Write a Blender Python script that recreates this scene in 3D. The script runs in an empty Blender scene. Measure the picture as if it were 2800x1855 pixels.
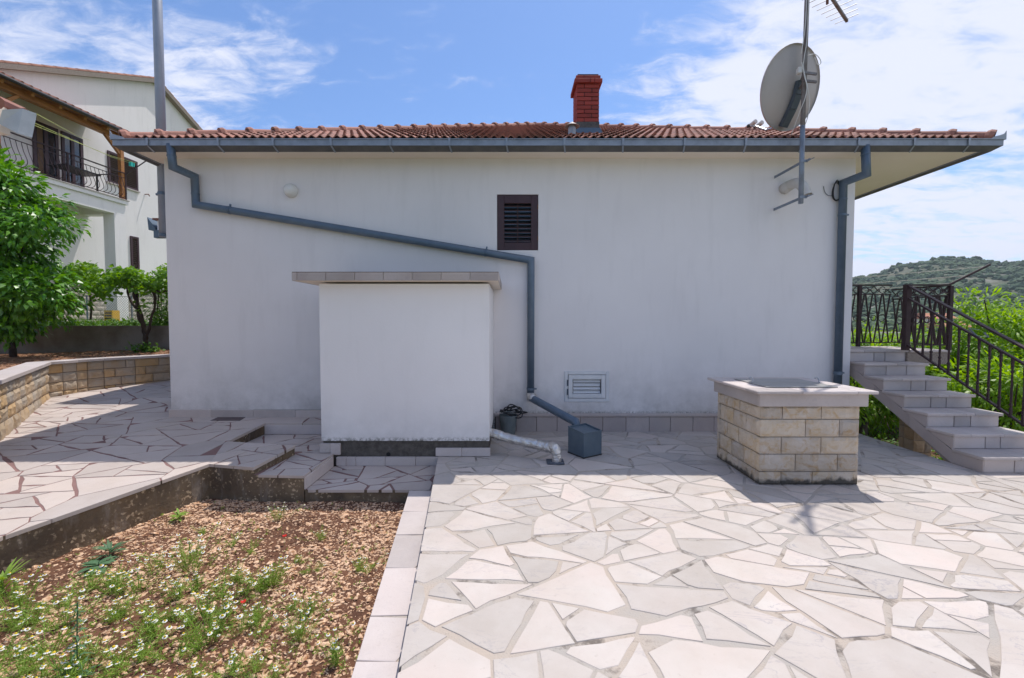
import bpy, math, random
from mathutils import Vector, Matrix, noise

R = random.Random(7)
scene = bpy.context.scene
COL = scene.collection

# ---------------------------------------------------------------- camera, sky, sun, exposure
EYE = 1.6
FPX, CX, CY, PITCH = 1200.0, 1400.0, 927.5, math.atan(45.5 / 1200.0)
cam_d = bpy.data.cameras.new('camera')
cam = bpy.data.objects.new('camera', cam_d)
COL.objects.link(cam)
cam.location = (0, 0, EYE)
cam.rotation_euler = (math.pi / 2 - PITCH, 0, 0)
cam_d.sensor_fit = 'HORIZONTAL'
cam_d.sensor_width = 36.0
cam_d.lens = 36.0 * FPX / 2800.0
cam_d.clip_start = 0.05
cam_d.clip_end = 6000
scene.camera = cam

SHX, SHY = -0.21, -0.347           # ground shift of a shadow per metre of height
sun_dir = Vector((SHX, SHY, -1)).normalized()
SUN_EL = math.asin(-sun_dir.z)
SUN_AZ = math.atan2(-sun_dir.x, -sun_dir.y)
sun_d = bpy.data.lights.new('sun', 'SUN')
sun_d.energy = 3.4
sun_d.angle = math.radians(0.55)
sun_d.color = (1.0, 0.95, 0.885)
sun = bpy.data.objects.new('sun', sun_d)
COL.objects.link(sun)
sun.rotation_euler = sun_dir.to_track_quat('-Z', 'Y').to_euler()
sun.location = (20, 35, 60)

world = bpy.data.worlds.new('World')
scene.world = world
world.use_nodes = True
wn, wl = world.node_tree.nodes, world.node_tree.links
wn.clear()


def wnode(t, **kw):
    n = wn.new(t)
    for k, v in kw.items():
        setattr(n, k, v)
    return n


def wmath(op, a, b=None, c=None, clamp=False):
    n = wn.new('ShaderNodeMath')
    n.operation = op
    n.use_clamp = clamp
    for i, v in enumerate((a, b, c)):
        if v is None:
            continue
        if isinstance(v, (int, float)):
            n.inputs[i].default_value = v
        else:
            wl.new(v, n.inputs[i])
    return n.outputs[0]


sky = wnode('ShaderNodeTexSky', sky_type='NISHITA', sun_disc=False)
sky.sun_elevation = SUN_EL
sky.sun_rotation = SUN_AZ
sky.air_density = 1.0
sky.dust_density = 0.6
sky.ozone_density = 2.2
tc = wnode('ShaderNodeTexCoord')
sep = wnode('ShaderNodeSeparateXYZ')
wl.new(tc.outputs['Generated'], sep.inputs[0])
zz = wmath('ADD', wmath('MAXIMUM', sep.outputs[2], 0.0), 0.16)
cu = wmath('DIVIDE', sep.outputs[0], zz)
cv = wmath('DIVIDE', sep.outputs[1], zz)
comb = wnode('ShaderNodeCombineXYZ')
wl.new(cu, comb.inputs[0])
wl.new(cv, comb.inputs[1])
mp1 = wnode('ShaderNodeMapping')
mp1.inputs['Rotation'].default_value = (0, 0, math.radians(-28))
mp1.inputs['Scale'].default_value = (0.75, 2.3, 1)
mp1.inputs['Location'].default_value = (3.1, 1.7, 0)
wl.new(comb.outputs[0], mp1.inputs[0])
n1 = wnode('ShaderNodeTexNoise')
n1.inputs['Scale'].default_value = 0.9
n1.inputs['Detail'].default_value = 9
n1.inputs['Roughness'].default_value = 0.6
n1.inputs['Distortion'].default_value = 0.35
wl.new(mp1.outputs[0], n1.inputs['Vector'])
mp2 = wnode('ShaderNodeMapping')
mp2.inputs['Rotation'].default_value = (0, 0, math.radians(24))
mp2.inputs['Scale'].default_value = (2.0, 3.6, 1)
wl.new(comb.outputs[0], mp2.inputs[0])
n2 = wnode('ShaderNodeTexNoise')
n2.inputs['Scale'].default_value = 3.2
n2.inputs['Detail'].default_value = 10
n2.inputs['Roughness'].default_value = 0.62
n2.inputs['Distortion'].default_value = 0.5
wl.new(mp2.outputs[0], n2.inputs['Vector'])
# a clear lane of sky runs over the house; cloud thickens to either side of it
ax = wmath('SUBTRACT', sep.outputs[0], -0.05)
right = wmath('MULTIPLY', wmath('MAXIMUM', wmath('SUBTRACT', ax, 0.17), 0.0), 1.55)
left = wmath('MULTIPLY', wmath('MAXIMUM', wmath('SUBTRACT', wmath('MULTIPLY', ax, -1.0), 0.28), 0.0), 0.95)
bias = wmath('MINIMUM', wmath('ADD', right, left), 0.46)
dens = wmath('ADD', wmath('ADD', wmath('MULTIPLY', wmath('SUBTRACT', n1.outputs[0], 0.5), 1.35), wmath('MULTIPLY', wmath('SUBTRACT', n2.outputs[0], 0.5), 0.95)), bias)
mr = wnode('ShaderNodeMapRange', interpolation_type='SMOOTHERSTEP')
mr.inputs['From Min'].default_value = 0.04
mr.inputs['From Max'].default_value = 0.56
mr.inputs['To Max'].default_value = 0.95
wl.new(dens, mr.inputs['Value'])
tint = wnode('ShaderNodeMix', data_type='RGBA', blend_type='MULTIPLY')
tint.inputs[0].default_value = 1.0
wl.new(sky.outputs[0], tint.inputs[6])
tint.inputs[7].default_value = (0.72, 0.855, 1.04, 1)
cmix = wnode('ShaderNodeMix', data_type='RGBA')
wl.new(mr.outputs[0], cmix.inputs[0])
wl.new(tint.outputs[2], cmix.inputs[6])
cmix.inputs[7].default_value = (5.2, 5.42, 6.3, 1)
bg = wnode('ShaderNodeBackground')
bg.inputs[1].default_value = 0.138
wl.new(cmix.outputs[2], bg.inputs[0])
wo = wnode('ShaderNodeOutputWorld')
wl.new(bg.outputs[0], wo.inputs[0])

vs = scene.view_settings
vs.view_transform = 'Standard'
vs.look = 'None'
vs.gamma = 1.0
vs.exposure = 0.31
vs.use_curve_mapping = False
scene.cycles.max_bounces = 8
scene.cycles.diffuse_bounces = 4
scene.cycles.transparent_max_bounces = 8
scene.cycles.use_denoising = True

# ---------------------------------------------------------------- pixel -> place helpers
CP, SP = math.cos(PITCH), math.sin(PITCH)


def ray(px, py):
    dx, dy = (px - CX) / FPX, -(py - CY) / FPX
    return Vector((dx, CP + dy * SP, dy * CP - SP))


def at_y(px, py, y):
    d = ray(px, py)
    return Vector((0, 0, EYE)) + d * (y / d.y)


def at_z(px, py, z):
    d = ray(px, py)
    return Vector((0, 0, EYE)) + d * ((z - EYE) / d.z)


def at_x(px, py, x):
    d = ray(px, py)
    return Vector((0, 0, EYE)) + d * (x / d.x)


# ---------------------------------------------------------------- materials
MATS = {}


def mat(name, col, rough=0.8, col2=None, scale=3.0, lo=0.35, hi=0.65, bump=0.0, bscale=40.0, rv=0.0,
        metal=0.0, spec=0.5, stretch=(1, 1, 1), detail=6, extra=None, trans=0.0, coat=0.0):
    """col/col2 mixed by a noise over world position; rv = value spread between objects."""
    m = bpy.data.materials.new(name)
    m.use_nodes = True
    nt = m.node_tree
    b = nt.nodes['Principled BSDF']
    b.inputs['Roughness'].default_value = rough
    b.inputs['Metallic'].default_value = metal
    b.inputs['Specular IOR Level'].default_value = spec
    geo = nt.nodes.new('ShaderNodeNewGeometry')
    mp = nt.nodes.new('ShaderNodeMapping')
    mp.inputs['Scale'].default_value = stretch
    nt.links.new(geo.outputs['Position'], mp.inputs[0])
    out = None
    if col2 is not None:
        nz = nt.nodes.new('ShaderNodeTexNoise')
        nz.inputs['Scale'].default_value = scale
        nz.inputs['Detail'].default_value = detail
        nz.inputs['Roughness'].default_value = 0.62
        nt.links.new(mp.outputs[0], nz.inputs['Vector'])
        r = nt.nodes.new('ShaderNodeMapRange')
        r.inputs['From Min'].default_value = lo
        r.inputs['From Max'].default_value = hi
        nt.links.new(nz.outputs[0], r.inputs['Value'])
        mx = nt.nodes.new('ShaderNodeMix')
        mx.data_type = 'RGBA'
        nt.links.new(r.outputs[0], mx.inputs[0])
        mx.inputs[6].default_value = (*col, 1)
        mx.inputs[7].default_value = (*col2, 1)
        out = mx.outputs[2]
    else:
        rgb = nt.nodes.new('ShaderNodeRGB')
        rgb.outputs[0].default_value = (*col, 1)
        out = rgb.outputs[0]
    if extra:
        out = extra(nt, out, mp.outputs[0], geo)
    if rv:
        oi = nt.nodes.new('ShaderNodeObjectInfo')
        r2 = nt.nodes.new('ShaderNodeMapRange')
        r2.inputs['To Min'].default_value = 1 - rv
        r2.inputs['To Max'].default_value = 1 + rv * 0.6
        nt.links.new(oi.outputs['Random'], r2.inputs['Value'])
        hs = nt.nodes.new('ShaderNodeHueSaturation')
        nt.links.new(r2.outputs[0], hs.inputs['Value'])
        nt.links.new(out, hs.inputs['Color'])
        out = hs.outputs[0]
    nt.links.new(out, b.inputs['Base Color'])
    if bump:
        nb = nt.nodes.new('ShaderNodeTexNoise')
        nb.inputs['Scale'].default_value = bscale
        nb.inputs['Detail'].default_value = 5
        nt.links.new(mp.outputs[0], nb.inputs['Vector'])
        bp = nt.nodes.new('ShaderNodeBump')
        bp.inputs['Strength'].default_value = bump
        bp.inputs['Distance'].default_value = 0.01
        nt.links.new(nb.outputs[0], bp.inputs['Height'])
        nt.links.new(bp.outputs[0], b.inputs['Normal'])
    if trans:
        tr = nt.nodes.new('ShaderNodeBsdfTranslucent')
        hs2 = nt.nodes.new('ShaderNodeHueSaturation')
        hs2.inputs['Hue'].default_value = 0.485
        hs2.inputs['Saturation'].default_value = 1.15
        hs2.inputs['Value'].default_value = 1.5
        nt.links.new(out, hs2.inputs['Color'])
        nt.links.new(hs2.outputs[0], tr.inputs[0])
        mxs = nt.nodes.new('ShaderNodeMixShader')
        mxs.inputs[0].default_value = trans
        nt.links.new(b.outputs[0], mxs.inputs[1])
        nt.links.new(tr.outputs[0], mxs.inputs[2])
        nt.links.new(mxs.outputs[0], nt.nodes['Material Output'].inputs[0])
    MATS[name] = m
    return m


def nmath(nt, op, a, b=None, clamp=False):
    n = nt.nodes.new('ShaderNodeMath')
    n.operation = op
    n.use_clamp = clamp
    for i, v in enumerate((a, b)):
        if v is None:
            continue
        if isinstance(v, (int, float)):
            n.inputs[i].default_value = v
        else:
            nt.links.new(v, n.inputs[i])
    return n.outputs[0]


def nnoise(nt, vec, scale, detail=5, rough=0.6, stretch=None, dist=0.0):
    if stretch:
        mp = nt.nodes.new('ShaderNodeMapping')
        mp.inputs['Scale'].default_value = stretch
        nt.links.new(vec, mp.inputs[0])
        vec = mp.outputs[0]
    n = nt.nodes.new('ShaderNodeTexNoise')
    n.inputs['Scale'].default_value = scale
    n.inputs['Detail'].default_value = detail
    n.inputs['Roughness'].default_value = rough
    n.inputs['Distortion'].default_value = dist
    nt.links.new(vec, n.inputs['Vector'])
    return n.outputs[0]


def nrange(nt, v, a, b, c=0.0, d=1.0):
    r = nt.nodes.new('ShaderNodeMapRange')
    for i, k in enumerate((a, b, c, d)):
        r.inputs[i + 1].default_value = k
    nt.links.new(v, r.inputs[0])
    return r.outputs[0]


def nmix(nt, f, a, b):
    mx = nt.nodes.new('ShaderNodeMix')
    mx.data_type = 'RGBA'
    if isinstance(f, (int, float)):
        mx.inputs[0].default_value = f
    else:
        nt.links.new(f, mx.inputs[0])
    for i, v in ((6, a), (7, b)):
        if isinstance(v, tuple):
            mx.inputs[i].default_value = (*v, 1)
        else:
            nt.links.new(v, mx.inputs[i])
    return mx.outputs[2]


def veins(dark, amount=0.5, scale=3.0, pink=None):
    def f(nt, out, vec, geo):
        oi = nt.nodes.new('ShaderNodeObjectInfo')
        off = nt.nodes.new('ShaderNodeVectorMath')
        off.operation = 'ADD'
        sc = nt.nodes.new('ShaderNodeVectorMath')
        sc.operation = 'SCALE'
        sc.inputs[3].default_value = 37.0
        cx = nt.nodes.new('ShaderNodeCombineXYZ')
        nt.links.new(oi.outputs['Random'], cx.inputs[0])
        nt.links.new(oi.outputs['Random'], cx.inputs[2])
        nt.links.new(cx.outputs[0], sc.inputs[0])
        nt.links.new(vec, off.inputs[0])
        nt.links.new(sc.outputs[0], off.inputs[1])
        v = nnoise(nt, off.outputs[0], scale, 7, 0.66, (1.0, 2.2, 1.0), 0.9)
        line = nmath(nt, 'ABSOLUTE', nmath(nt, 'SUBTRACT', v, 0.5))
        k = nrange(nt, line, 0.0, 0.016, amount, 0.0)
        gate = nrange(nt, nnoise(nt, off.outputs[0], 1.6, 2), 0.45, 0.62)
        o = nmix(nt, nmath(nt, 'MULTIPLY', k, gate), out, dark)
        if pink:
            rp = nrange(nt, oi.outputs['Random'], 0.0, 1.0, 0.0, 0.85)
            cl = nrange(nt, nnoise(nt, off.outputs[0], 2.4, 4), 0.35, 0.7)
            o = nmix(nt, nmath(nt, 'MULTIPLY', rp, cl), o, pink)
        o = nmix(nt, nrange(nt, nnoise(nt, vec, 1.1, 5, 0.65), 0.5, 0.72, 0.0, 0.4), o, (0.46, 0.385, 0.32))
        speck = nrange(nt, nnoise(nt, vec, 26.0, 4), 0.64, 0.8, 0.0, 0.45)
        return nmix(nt, speck, o, (0.30, 0.25, 0.20))
    return f


def wall_dirt(z0, h, amount, drips=0.12):
    """damp marks that climb from the foot of a plastered wall, plus faint rain streaks"""
    def f(nt, out, vec, geo):
        sp = nt.nodes.new('ShaderNodeSeparateXYZ')
        nt.links.new(geo.outputs['Position'], sp.inputs[0])
        st = nnoise(nt, vec, 1.0, 6, 0.65, (5.0, 5.0, 0.7))
        bl = nnoise(nt, vec, 2.2, 6, 0.7)
        foot = nrange(nt, sp.outputs[2], z0, z0 + h, 1.0, 0.0)
        a = nmath(nt, 'MULTIPLY', nmath(nt, 'MULTIPLY', foot, foot), nrange(nt, bl, 0.35, 0.65))
        fine = nnoise(nt, vec, 34.0, 4)
        edge = nmath(nt, 'MULTIPLY', nrange(nt, sp.outputs[2], z0, z0 + 0.05, 1.0, 0.0), nrange(nt, fine, 0.40, 0.62))
        o = nmix(nt, nmath(nt, 'MULTIPLY', a, amount), out, (0.27, 0.255, 0.235))
        o = nmix(nt, nmath(nt, 'MULTIPLY', edge, 0.85), o, (0.11, 0.105, 0.075))
        s2 = nmath(nt, 'MULTIPLY', nrange(nt, st, 0.52, 0.75), drips)
        return nmix(nt, s2, o, (0.38, 0.36, 0.34))
    return f


def block_hue(nt, out, lo, col, amount):
    oi = nt.nodes.new('ShaderNodeObjectInfo')
    return nmix(nt, nrange(nt, oi.outputs['Random'], lo, 1.0, 0.0, amount), out, col)


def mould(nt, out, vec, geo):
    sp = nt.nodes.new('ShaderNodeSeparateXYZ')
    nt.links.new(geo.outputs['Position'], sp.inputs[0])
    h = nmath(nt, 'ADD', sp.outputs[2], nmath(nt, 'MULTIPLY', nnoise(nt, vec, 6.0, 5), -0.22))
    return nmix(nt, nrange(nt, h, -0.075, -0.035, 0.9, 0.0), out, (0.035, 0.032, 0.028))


def lichen(nt, out, vec, geo):
    v = nnoise(nt, vec, 30.0, 3, 0.5)
    big = nrange(nt, nnoise(nt, vec, 5.0, 3), 0.42, 0.6)
    o = nmix(nt, nmath(nt, 'MULTIPLY', nrange(nt, v, 0.57, 0.63), big), out, (0.50, 0.39, 0.26))
    pale = nrange(nt, nnoise(nt, vec, 2.0, 5, 0.7, (3.0, 3.0, 0.9)), 0.55, 0.72)
    o = nmix(nt, nmath(nt, 'MULTIPLY', pale, 0.55), o, (0.36, 0.32, 0.28))
    ochre = nrange(nt, nnoise(nt, vec, 1.3, 4), 0.48, 0.66)
    return nmix(nt, nmath(nt, 'MULTIPLY', ochre, 0.5), o, (0.20, 0.125, 0.06))


mat('plaster', (0.785, 0.75, 0.745), 0.92, (0.75, 0.715, 0.71), 0.9, bump=0.12, bscale=55, extra=wall_dirt(0.26, 1.2, 0.55, 0.13))
mat('plaster_shed', (0.86, 0.83, 0.825), 0.92, (0.83, 0.80, 0.795), 1.2, bump=0.12, bscale=55, extra=wall_dirt(0.19, 0.8, 0.3, 0.08))
mat('plaster_soffit', (0.84, 0.75, 0.64), 0.92, (0.80, 0.71, 0.60), 1.0, bump=0.06)
mat('plaster_neighbour', (0.83, 0.795, 0.79), 0.92, (0.80, 0.765, 0.76), 0.8, bump=0.08, extra=wall_dirt(1.5, 1.2, 0.3, 0.18))
mat('flagstone', (0.545, 0.495, 0.455), 0.62, (0.475, 0.42, 0.375), 3.0, bump=0.14, bscale=24, rv=0.16,
    extra=veins((0.30, 0.28, 0.31), 0.75, 2.6, (0.55, 0.455, 0.41)))
mat('flagstone_path', (0.54, 0.475, 0.44), 0.68, (0.475, 0.405, 0.365), 2.0, bump=0.08, bscale=30, rv=0.14,
    extra=veins((0.36, 0.31, 0.27), 0.35, 2.4, (0.53, 0.44, 0.385)))
mat('slab', (0.57, 0.51, 0.485), 0.6, (0.49, 0.43, 0.41), 3.4, bump=0.08, rv=0.2,
    extra=veins((0.36, 0.33, 0.34), 0.45, 2.8, (0.53, 0.45, 0.42)))
mat('slab_pink', (0.40, 0.335, 0.315), 0.6, (0.46, 0.40, 0.375), 2.4, bump=0.06, rv=0.14,
    extra=veins((0.30, 0.27, 0.27), 0.4, 2.8))
mat('mortar', (0.46, 0.385, 0.32), 0.95, (0.40, 0.365, 0.33), 1.4, 0.4, 0.6, bump=0.5, bscale=90,
    extra=lambda nt, o, v, g: nmix(nt, nrange(nt, nnoise(nt, v, 2.6, 6, 0.75), 0.53, 0.64, 0.0, 0.85), o, (0.12, 0.10, 0.085)))
mat('mortar_red', (0.27, 0.155, 0.14), 0.95, (0.20, 0.115, 0.105), 3, bump=0.4, bscale=90)
mat('concrete_stained', (0.085, 0.062, 0.042), 0.95, (0.21, 0.155, 0.098), 2.4, 0.42, 0.68, bump=0.7, bscale=38, extra=lichen)
mat('concrete', (0.21, 0.185, 0.165), 0.95, (0.12, 0.095, 0.07), 1.3, 0.4, 0.68, bump=0.5, bscale=30)
mat('concrete_gravel', (0.34, 0.29, 0.25), 0.95, (0.22, 0.18, 0.15), 60, 0.4, 0.6, bump=0.7, bscale=70)
mat('render_base', (0.07, 0.06, 0.052), 0.95, (0.13, 0.115, 0.10), 14, bump=0.8, bscale=70)
mat('split_stone', (0.49, 0.40, 0.30), 0.9, (0.57, 0.50, 0.43), 4.5, 0.36, 0.64, bump=0.9, bscale=26, rv=0.2,
    extra=lambda nt, o, v, g: mould(nt, block_hue(nt, nmix(nt, nrange(nt, nnoise(nt, v, 7.0, 6, 0.7, None, 1.2), 0.50, 0.68, 0.0, 0.85), o, (0.43, 0.27, 0.11)), 0.5, (0.46, 0.37, 0.25), 0.4), v, g))
mat('split_stone_grey', (0.47, 0.355, 0.235), 0.9, (0.43, 0.385, 0.33), 2.0, 0.36, 0.64, bump=0.6, bscale=34, rv=0.16,
    extra=lambda nt, o, v, g: block_hue(nt, nmix(nt, nrange(nt, nnoise(nt, v, 3.2, 6, 0.7), 0.5, 0.7, 0.0, 0.8), o, (0.40, 0.25, 0.105)), 0.45, (0.46, 0.285, 0.115), 0.8))
mat('stone_far', (0.50, 0.45, 0.39), 0.9, (0.42, 0.36, 0.29), 2.0, rv=0.14)
mat('joint_grey', (0.30, 0.27, 0.24), 0.95, (0.22, 0.19, 0.165), 8, bump=0.4)
mat('joint_dark', (0.11, 0.085, 0.07), 0.95)
mat('zinc', (0.25, 0.28, 0.33), 0.5, (0.32, 0.35, 0.40), 7, 0.35, 0.68, metal=0.35, bump=0.05)
mat('zinc_weathered', (0.27, 0.30, 0.355), 0.5, (0.17, 0.19, 0.22), 5, 0.45, 0.75, metal=0.35, bump=0.06)
mat('pipe_paint', (0.085, 0.125, 0.175), 0.42, (0.115, 0.155, 0.205), 6, metal=0.2)
mat('flue_paint', (0.29, 0.325, 0.40), 0.45, (0.25, 0.285, 0.35), 4, metal=0.1)
mat('galvanised', (0.50, 0.54, 0.58), 0.5, (0.42, 0.46, 0.50), 6, metal=0.2)
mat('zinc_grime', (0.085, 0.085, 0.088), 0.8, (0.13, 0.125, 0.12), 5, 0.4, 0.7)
mat('mast_paint', (0.21, 0.245, 0.30), 0.5, (0.12, 0.12, 0.13), 5, 0.5, 0.7, metal=0.2)
mat('mast_rust', (0.15, 0.125, 0.12), 0.7, (0.24, 0.24, 0.26), 6, 0.4, 0.65, metal=0.3)
mat('clay_tile', (0.36, 0.145, 0.10), 0.82, (0.22, 0.105, 0.08), 5, 0.35, 0.7, bump=0.3, bscale=60, rv=0.3,
    extra=lambda nt, o, v, g: nmix(nt, nrange(nt, nnoise(nt, v, 9.0, 5, 0.7), 0.58, 0.72, 0.0, 0.85), o, (0.06, 0.05, 0.04)))
mat('ridge_clay', (0.42, 0.18, 0.13), 0.8, (0.36, 0.175, 0.13), 4, bump=0.25, bscale=50, rv=0.22,
    extra=lambda nt, o, v, g: nmix(nt, nrange(nt, nnoise(nt, v, 7.0, 5, 0.7), 0.6, 0.72, 0.0, 0.7), o, (0.10, 0.075, 0.06)))
mat('clay_neighbour', (0.36, 0.17, 0.11), 0.85, (0.28, 0.13, 0.09), 3, rv=0.2)
mat('brick_red', (0.36, 0.045, 0.03), 0.75, (0.28, 0.04, 0.03), 9, bump=0.3, bscale=70, rv=0.22,
    extra=lambda nt, o, v, g: nmix(nt, nrange(nt, nnoise(nt, v, 13.0, 5, 0.7), 0.68, 0.76, 0.0, 0.55), o, (0.42, 0.30, 0.27)))
mat('brick_joint', (0.10, 0.03, 0.03), 0.95, (0.06, 0.03, 0.03), 12)
mat('chimney_tar', (0.07, 0.065, 0.065), 0.9, (0.15, 0.13, 0.125), 11, bump=0.5)
mat('shutter_paint', (0.060, 0.024, 0.030), 0.5, (0.045, 0.018, 0.022), 6)
mat('dark_glass', (0.02, 0.03, 0.045), 0.04, spec=1.0)
mat('dark_inside', (0.012, 0.011, 0.012), 0.9)
mat('white_metal', (0.66, 0.665, 0.68), 0.45, (0.60, 0.605, 0.62), 5)
mat('lamp_glass', (0.74, 0.73, 0.70), 0.25)
mat('white_pvc', (0.60, 0.58, 0.55), 0.5, (0.52, 0.49, 0.45), 4)
mat('dish_paint', (0.44, 0.405, 0.39), 0.55, (0.40, 0.36, 0.345), 2, spec=0.4)
mat('dish_arm', (0.055, 0.075, 0.095), 0.6, (0.085, 0.10, 0.12), 6, metal=0.2)
mat('rust', (0.20, 0.08, 0.045), 0.85, (0.10, 0.05, 0.04), 14)
mat('aluminium', (0.42, 0.43, 0.45), 0.35, metal=0.8)
mat('cable_white', (0.62, 0.61, 0.59), 0.6)
mat('cable_black', (0.018, 0.018, 0.020), 0.5)
mat('iron_brown', (0.036, 0.018, 0.022), 0.55, (0.050, 0.028, 0.030), 12, spec=0.3)
mat('bucket_metal', (0.14, 0.175, 0.185), 0.5, (0.19, 0.22, 0.225), 9, metal=0.4)
mat('box_paint', (0.085, 0.122, 0.158), 0.45, (0.115, 0.155, 0.19), 5, 0.4, 0.7, metal=0.15)
mat('foil', (0.70, 0.69, 0.67), 0.28, (0.52, 0.50, 0.48), 12, metal=0.9, bump=1.0, bscale=55)
mat('lead_plate', (0.10, 0.115, 0.14), 0.6, (0.06, 0.07, 0.09), 20)
mat('hatch_metal', (0.36, 0.355, 0.34), 0.45, (0.30, 0.29, 0.275), 4, metal=0.2)
mat('soil', (0.085, 0.036, 0.019), 1.0, (0.15, 0.066, 0.034), 6, 0.35, 0.65, bump=1.0, bscale=60)
mat('gravel', (0.70, 0.48, 0.32), 0.92, (0.36, 0.175, 0.08), 34, 0.40, 0.66, bump=0.3, bscale=60, detail=2)
mat('leaf_litter', (0.33, 0.17, 0.09), 0.9, (0.20, 0.10, 0.055), 10)
mat('dark_slab', (0.105, 0.078, 0.078), 0.8, (0.13, 0.10, 0.098), 7)
mat('citrus_leaf', (0.040, 0.15, 0.012), 0.36, (0.15, 0.36, 0.026), 5.5, 0.38, 0.62, spec=0.5, trans=0.3)
mat('vine_leaf', (0.17, 0.34, 0.024), 0.5, (0.09, 0.20, 0.018), 7, trans=0.42)
mat('peach_leaf', (0.16, 0.31, 0.014), 0.42, (0.25, 0.42, 0.022), 4, 0.4, 0.6, trans=0.5)
mat('bush_leaf', (0.06, 0.15, 0.016), 0.5, (0.10, 0.21, 0.025), 6, trans=0.35)
mat('bark', (0.075, 0.050, 0.036), 0.95, (0.035, 0.023, 0.018), 12, bump=0.8, bscale=40)
mat('weed_leaf', (0.19, 0.32, 0.04), 0.6, (0.28, 0.42, 0.07), 9, trans=0.3)
mat('weed_blue', (0.075, 0.165, 0.075), 0.6, (0.10, 0.20, 0.09), 9, trans=0.25)
mat('petal', (0.80, 0.80, 0.77), 0.7, trans=0.15)
mat('flower_eye', (0.62, 0.44, 0.015), 0.8)
mat('poppy', (0.62, 0.02, 0.008), 0.6, trans=0.2)
mat('wood', (0.46, 0.20, 0.055), 0.6, (0.32, 0.125, 0.035), 3, stretch=(6, 1, 6), bump=0.2)
mat('gutter_brown', (0.035, 0.030, 0.036), 0.4)
mat('fascia_blue', (0.030, 0.042, 0.075), 0.45)
mat('curtain', (0.14, 0.085, 0.05), 0.9)
mat('yellow_plastic', (0.72, 0.40, 0.01), 0.5)
mat('teal_plastic', (0.0, 0.42, 0.36), 0.4)
mat('line_green', (0.42, 0.47, 0.10), 0.6)
mat('line_white', (0.62, 0.60, 0.52), 0.6)
mat('grass', (0.055, 0.12, 0.016), 0.95, (0.10, 0.14, 0.03), 0.2, bump=0.5, bscale=3)
mat('lower_soil', (0.17, 0.075, 0.045), 1.0, (0.10, 0.09, 0.03), 1.2, bump=0.7)
mat('hill_ground', (0.075, 0.085, 0.045), 1.0, (0.30, 0.275, 0.24), 0.03, 0.52, 0.68, detail=10)
mat('hill_bush', (0.045, 0.080, 0.040), 1.0, (0.080, 0.120, 0.055), 0.04, 0.4, 0.6)
mat('far_wall', (0.66, 0.60, 0.55), 0.9)
mat('far_roof', (0.42, 0.17, 0.10), 0.9)


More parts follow.
